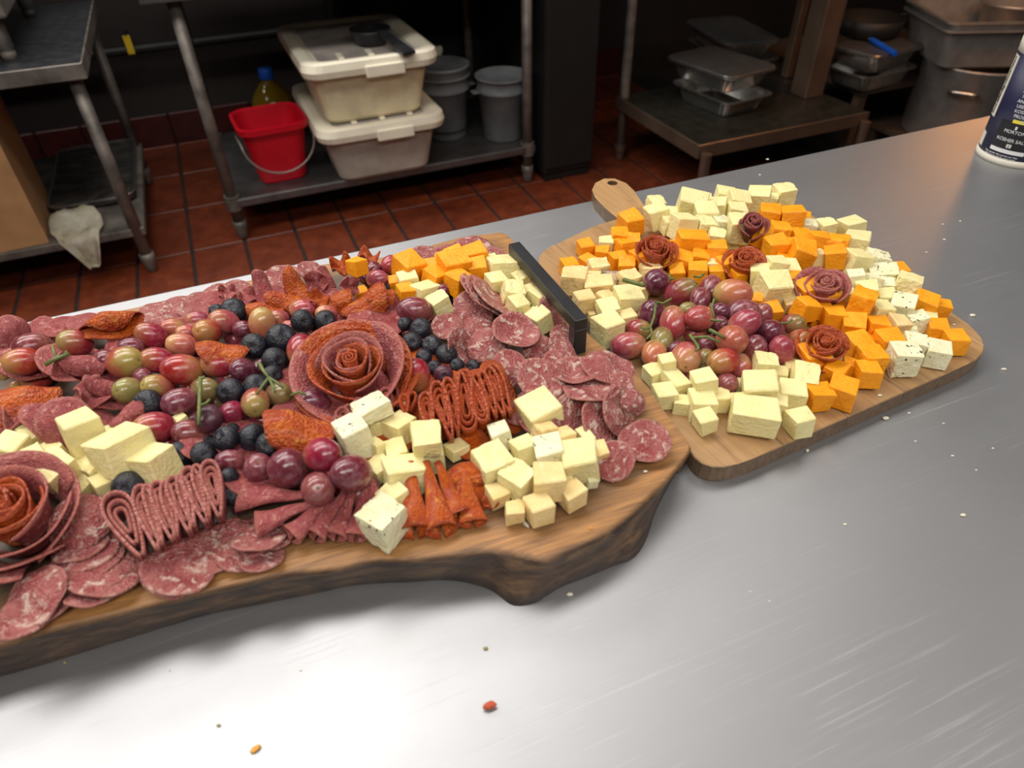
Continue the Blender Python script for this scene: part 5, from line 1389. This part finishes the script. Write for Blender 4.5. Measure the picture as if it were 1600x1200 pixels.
# ------------------------------------------------------------------ crumbs on the steel
def crumb(px, py, wpx, mat, label, group=None, z=CT, name='cheese_crumb', cat='crumb', asp=(1, .6, .45), ang=0):
    p = P(px, py, z); w = wpx*mpp(p)/2
    bm = bmesh.new(); bmesh.ops.create_icosphere(bm, subdivisions=2, radius=1)
    for v in bm.verts: v.co *= 1 + .35*mnoise.noise(v.co*1.5 + Vector((px, py, 0)))
    lo = min(v.co.z for v in bm.verts)
    o = build(name, bm, mat, None, Matrix.Translation(p + Vector((0, 0, -lo*w*asp[2]))) @ Matrix.Rotation(math.radians(ang), 4, 'Z') @ Matrix.Diagonal((w*asp[0], w*asp[1], w*asp[2], 1)))
    return tag(o, label, cat, group)
M_['crumb_o'] = plain('orange_crumb', lin(222, 158, 60), 0.6); M_['crumb_r'] = plain('red_crumb', lin(196, 84, 50), 0.5, 0, .2, 200); M_['crumb_w'] = plain('white_crumb', lin(226, 218, 196), 0.6); M_['crumb_d'] = plain('olive_crumb', lin(150, 140, 84), 0.6)
crumb(400, 1171, 18, M_['crumb_o'], 'ragged orange cheese flake on the bright steel near the frame bottom', asp=(1, .5, .3), ang=40)
crumb(765, 1105, 22, M_['crumb_r'], 'orange-red meat scrap on the steel in front of the live-edge board', name='meat_crumb', asp=(1, .55, .5), ang=15)
crumb(342, 1134, 7, M_['crumb_d'], 'small olive crumb beyond the orange flake'); crumb(759, 1014, 8, M_['crumb_d'], 'small dark olive crumb beyond the red scrap')
crumb(890, 930, 10, M_['crumb_w'], 'white cheese crumb right by the live-edge bulge'); crumb(1383, 655, 11, M_['crumb_w'], 'broad white crumb just in front of the paddle board edge')
crumb(1261, 705, 8, M_['crumb_w'], 'upright white sliver in front of the paddle board', ang=60); crumb(1519, 494, 9, M_['crumb_w'], 'white crumb on bare steel just beyond the paddle board corner')
crumb(1490, 508, 5, M_['crumb_w'], 'tiny white crumb lying on the paddle board corner', z=ZR); crumb(1374, 619, 7, M_['crumb_w'], 'white crumb on the paddle board beside the front cheddar', z=ZR)
crumb(991, 717, 9, M_['crumb_w'], 'white crumb touching the lone salami slices', z=ZL); crumb(1008, 738, 7, M_['crumb_w'], 'white crumb on the live wood in front of the lone salami', z=ZL)
crumb(821, 820, 18, M_['crumb_w'], 'thin white cheese sliver on the live wood below the cubes', z=ZL, asp=(1, .3, .25), ang=-55); crumb(923, 826, 6, M_['crumb_o'], 'yellow crumb on the live wood near its bulge', z=ZL)
crumb(102, 1036, 6, M_['crumb_d'], 'pale green crumb in the shadow of the board side'); crumb(1568, 578, 8, M_['crumb_w'], 'white crumb on the steel past the paddle board corner')
TINY = []
MARKS['C'] = {'salt canister': (1560, 250), 'paddle board far corner': (1540, 545), 'paddle board near corner': (1110, 740), 'live-edge bulge': (810, 945), 'paddle board far edge': (1250, 310), 'orange cheese flake': (400, 1171)}
for (x, y, w) in ((1199, 250, 5), (1187, 274, 4), (1473, 351, 4), (1475, 375, 5), (1447, 395, 4), (1500, 346, 4), (1430, 690, 4), (1474, 662, 4), (1504, 806, 9), (1488, 713, 5), (1420, 646, 5), (1551, 701, 4), (1320, 820, 6), (1172, 925, 4), (1202, 940, 4), (1525, 735, 4), (470, 1048, 4), (265, 1048, 4)):
    TINY.append(dict(o=crumb(x, y, w, M_['crumb_w'], None, 'tiny crumbs on the steel'), s='C', px=(x, y), noun='tiny pale crumb'))
crumb(629, 633, 13, M_['crumb_w'], 'white cheese crumb caught on the curled pepperoni', z=ZL + .028)
name_all(TINY)
for d in TINY: d['o']['label'] = d['lab']
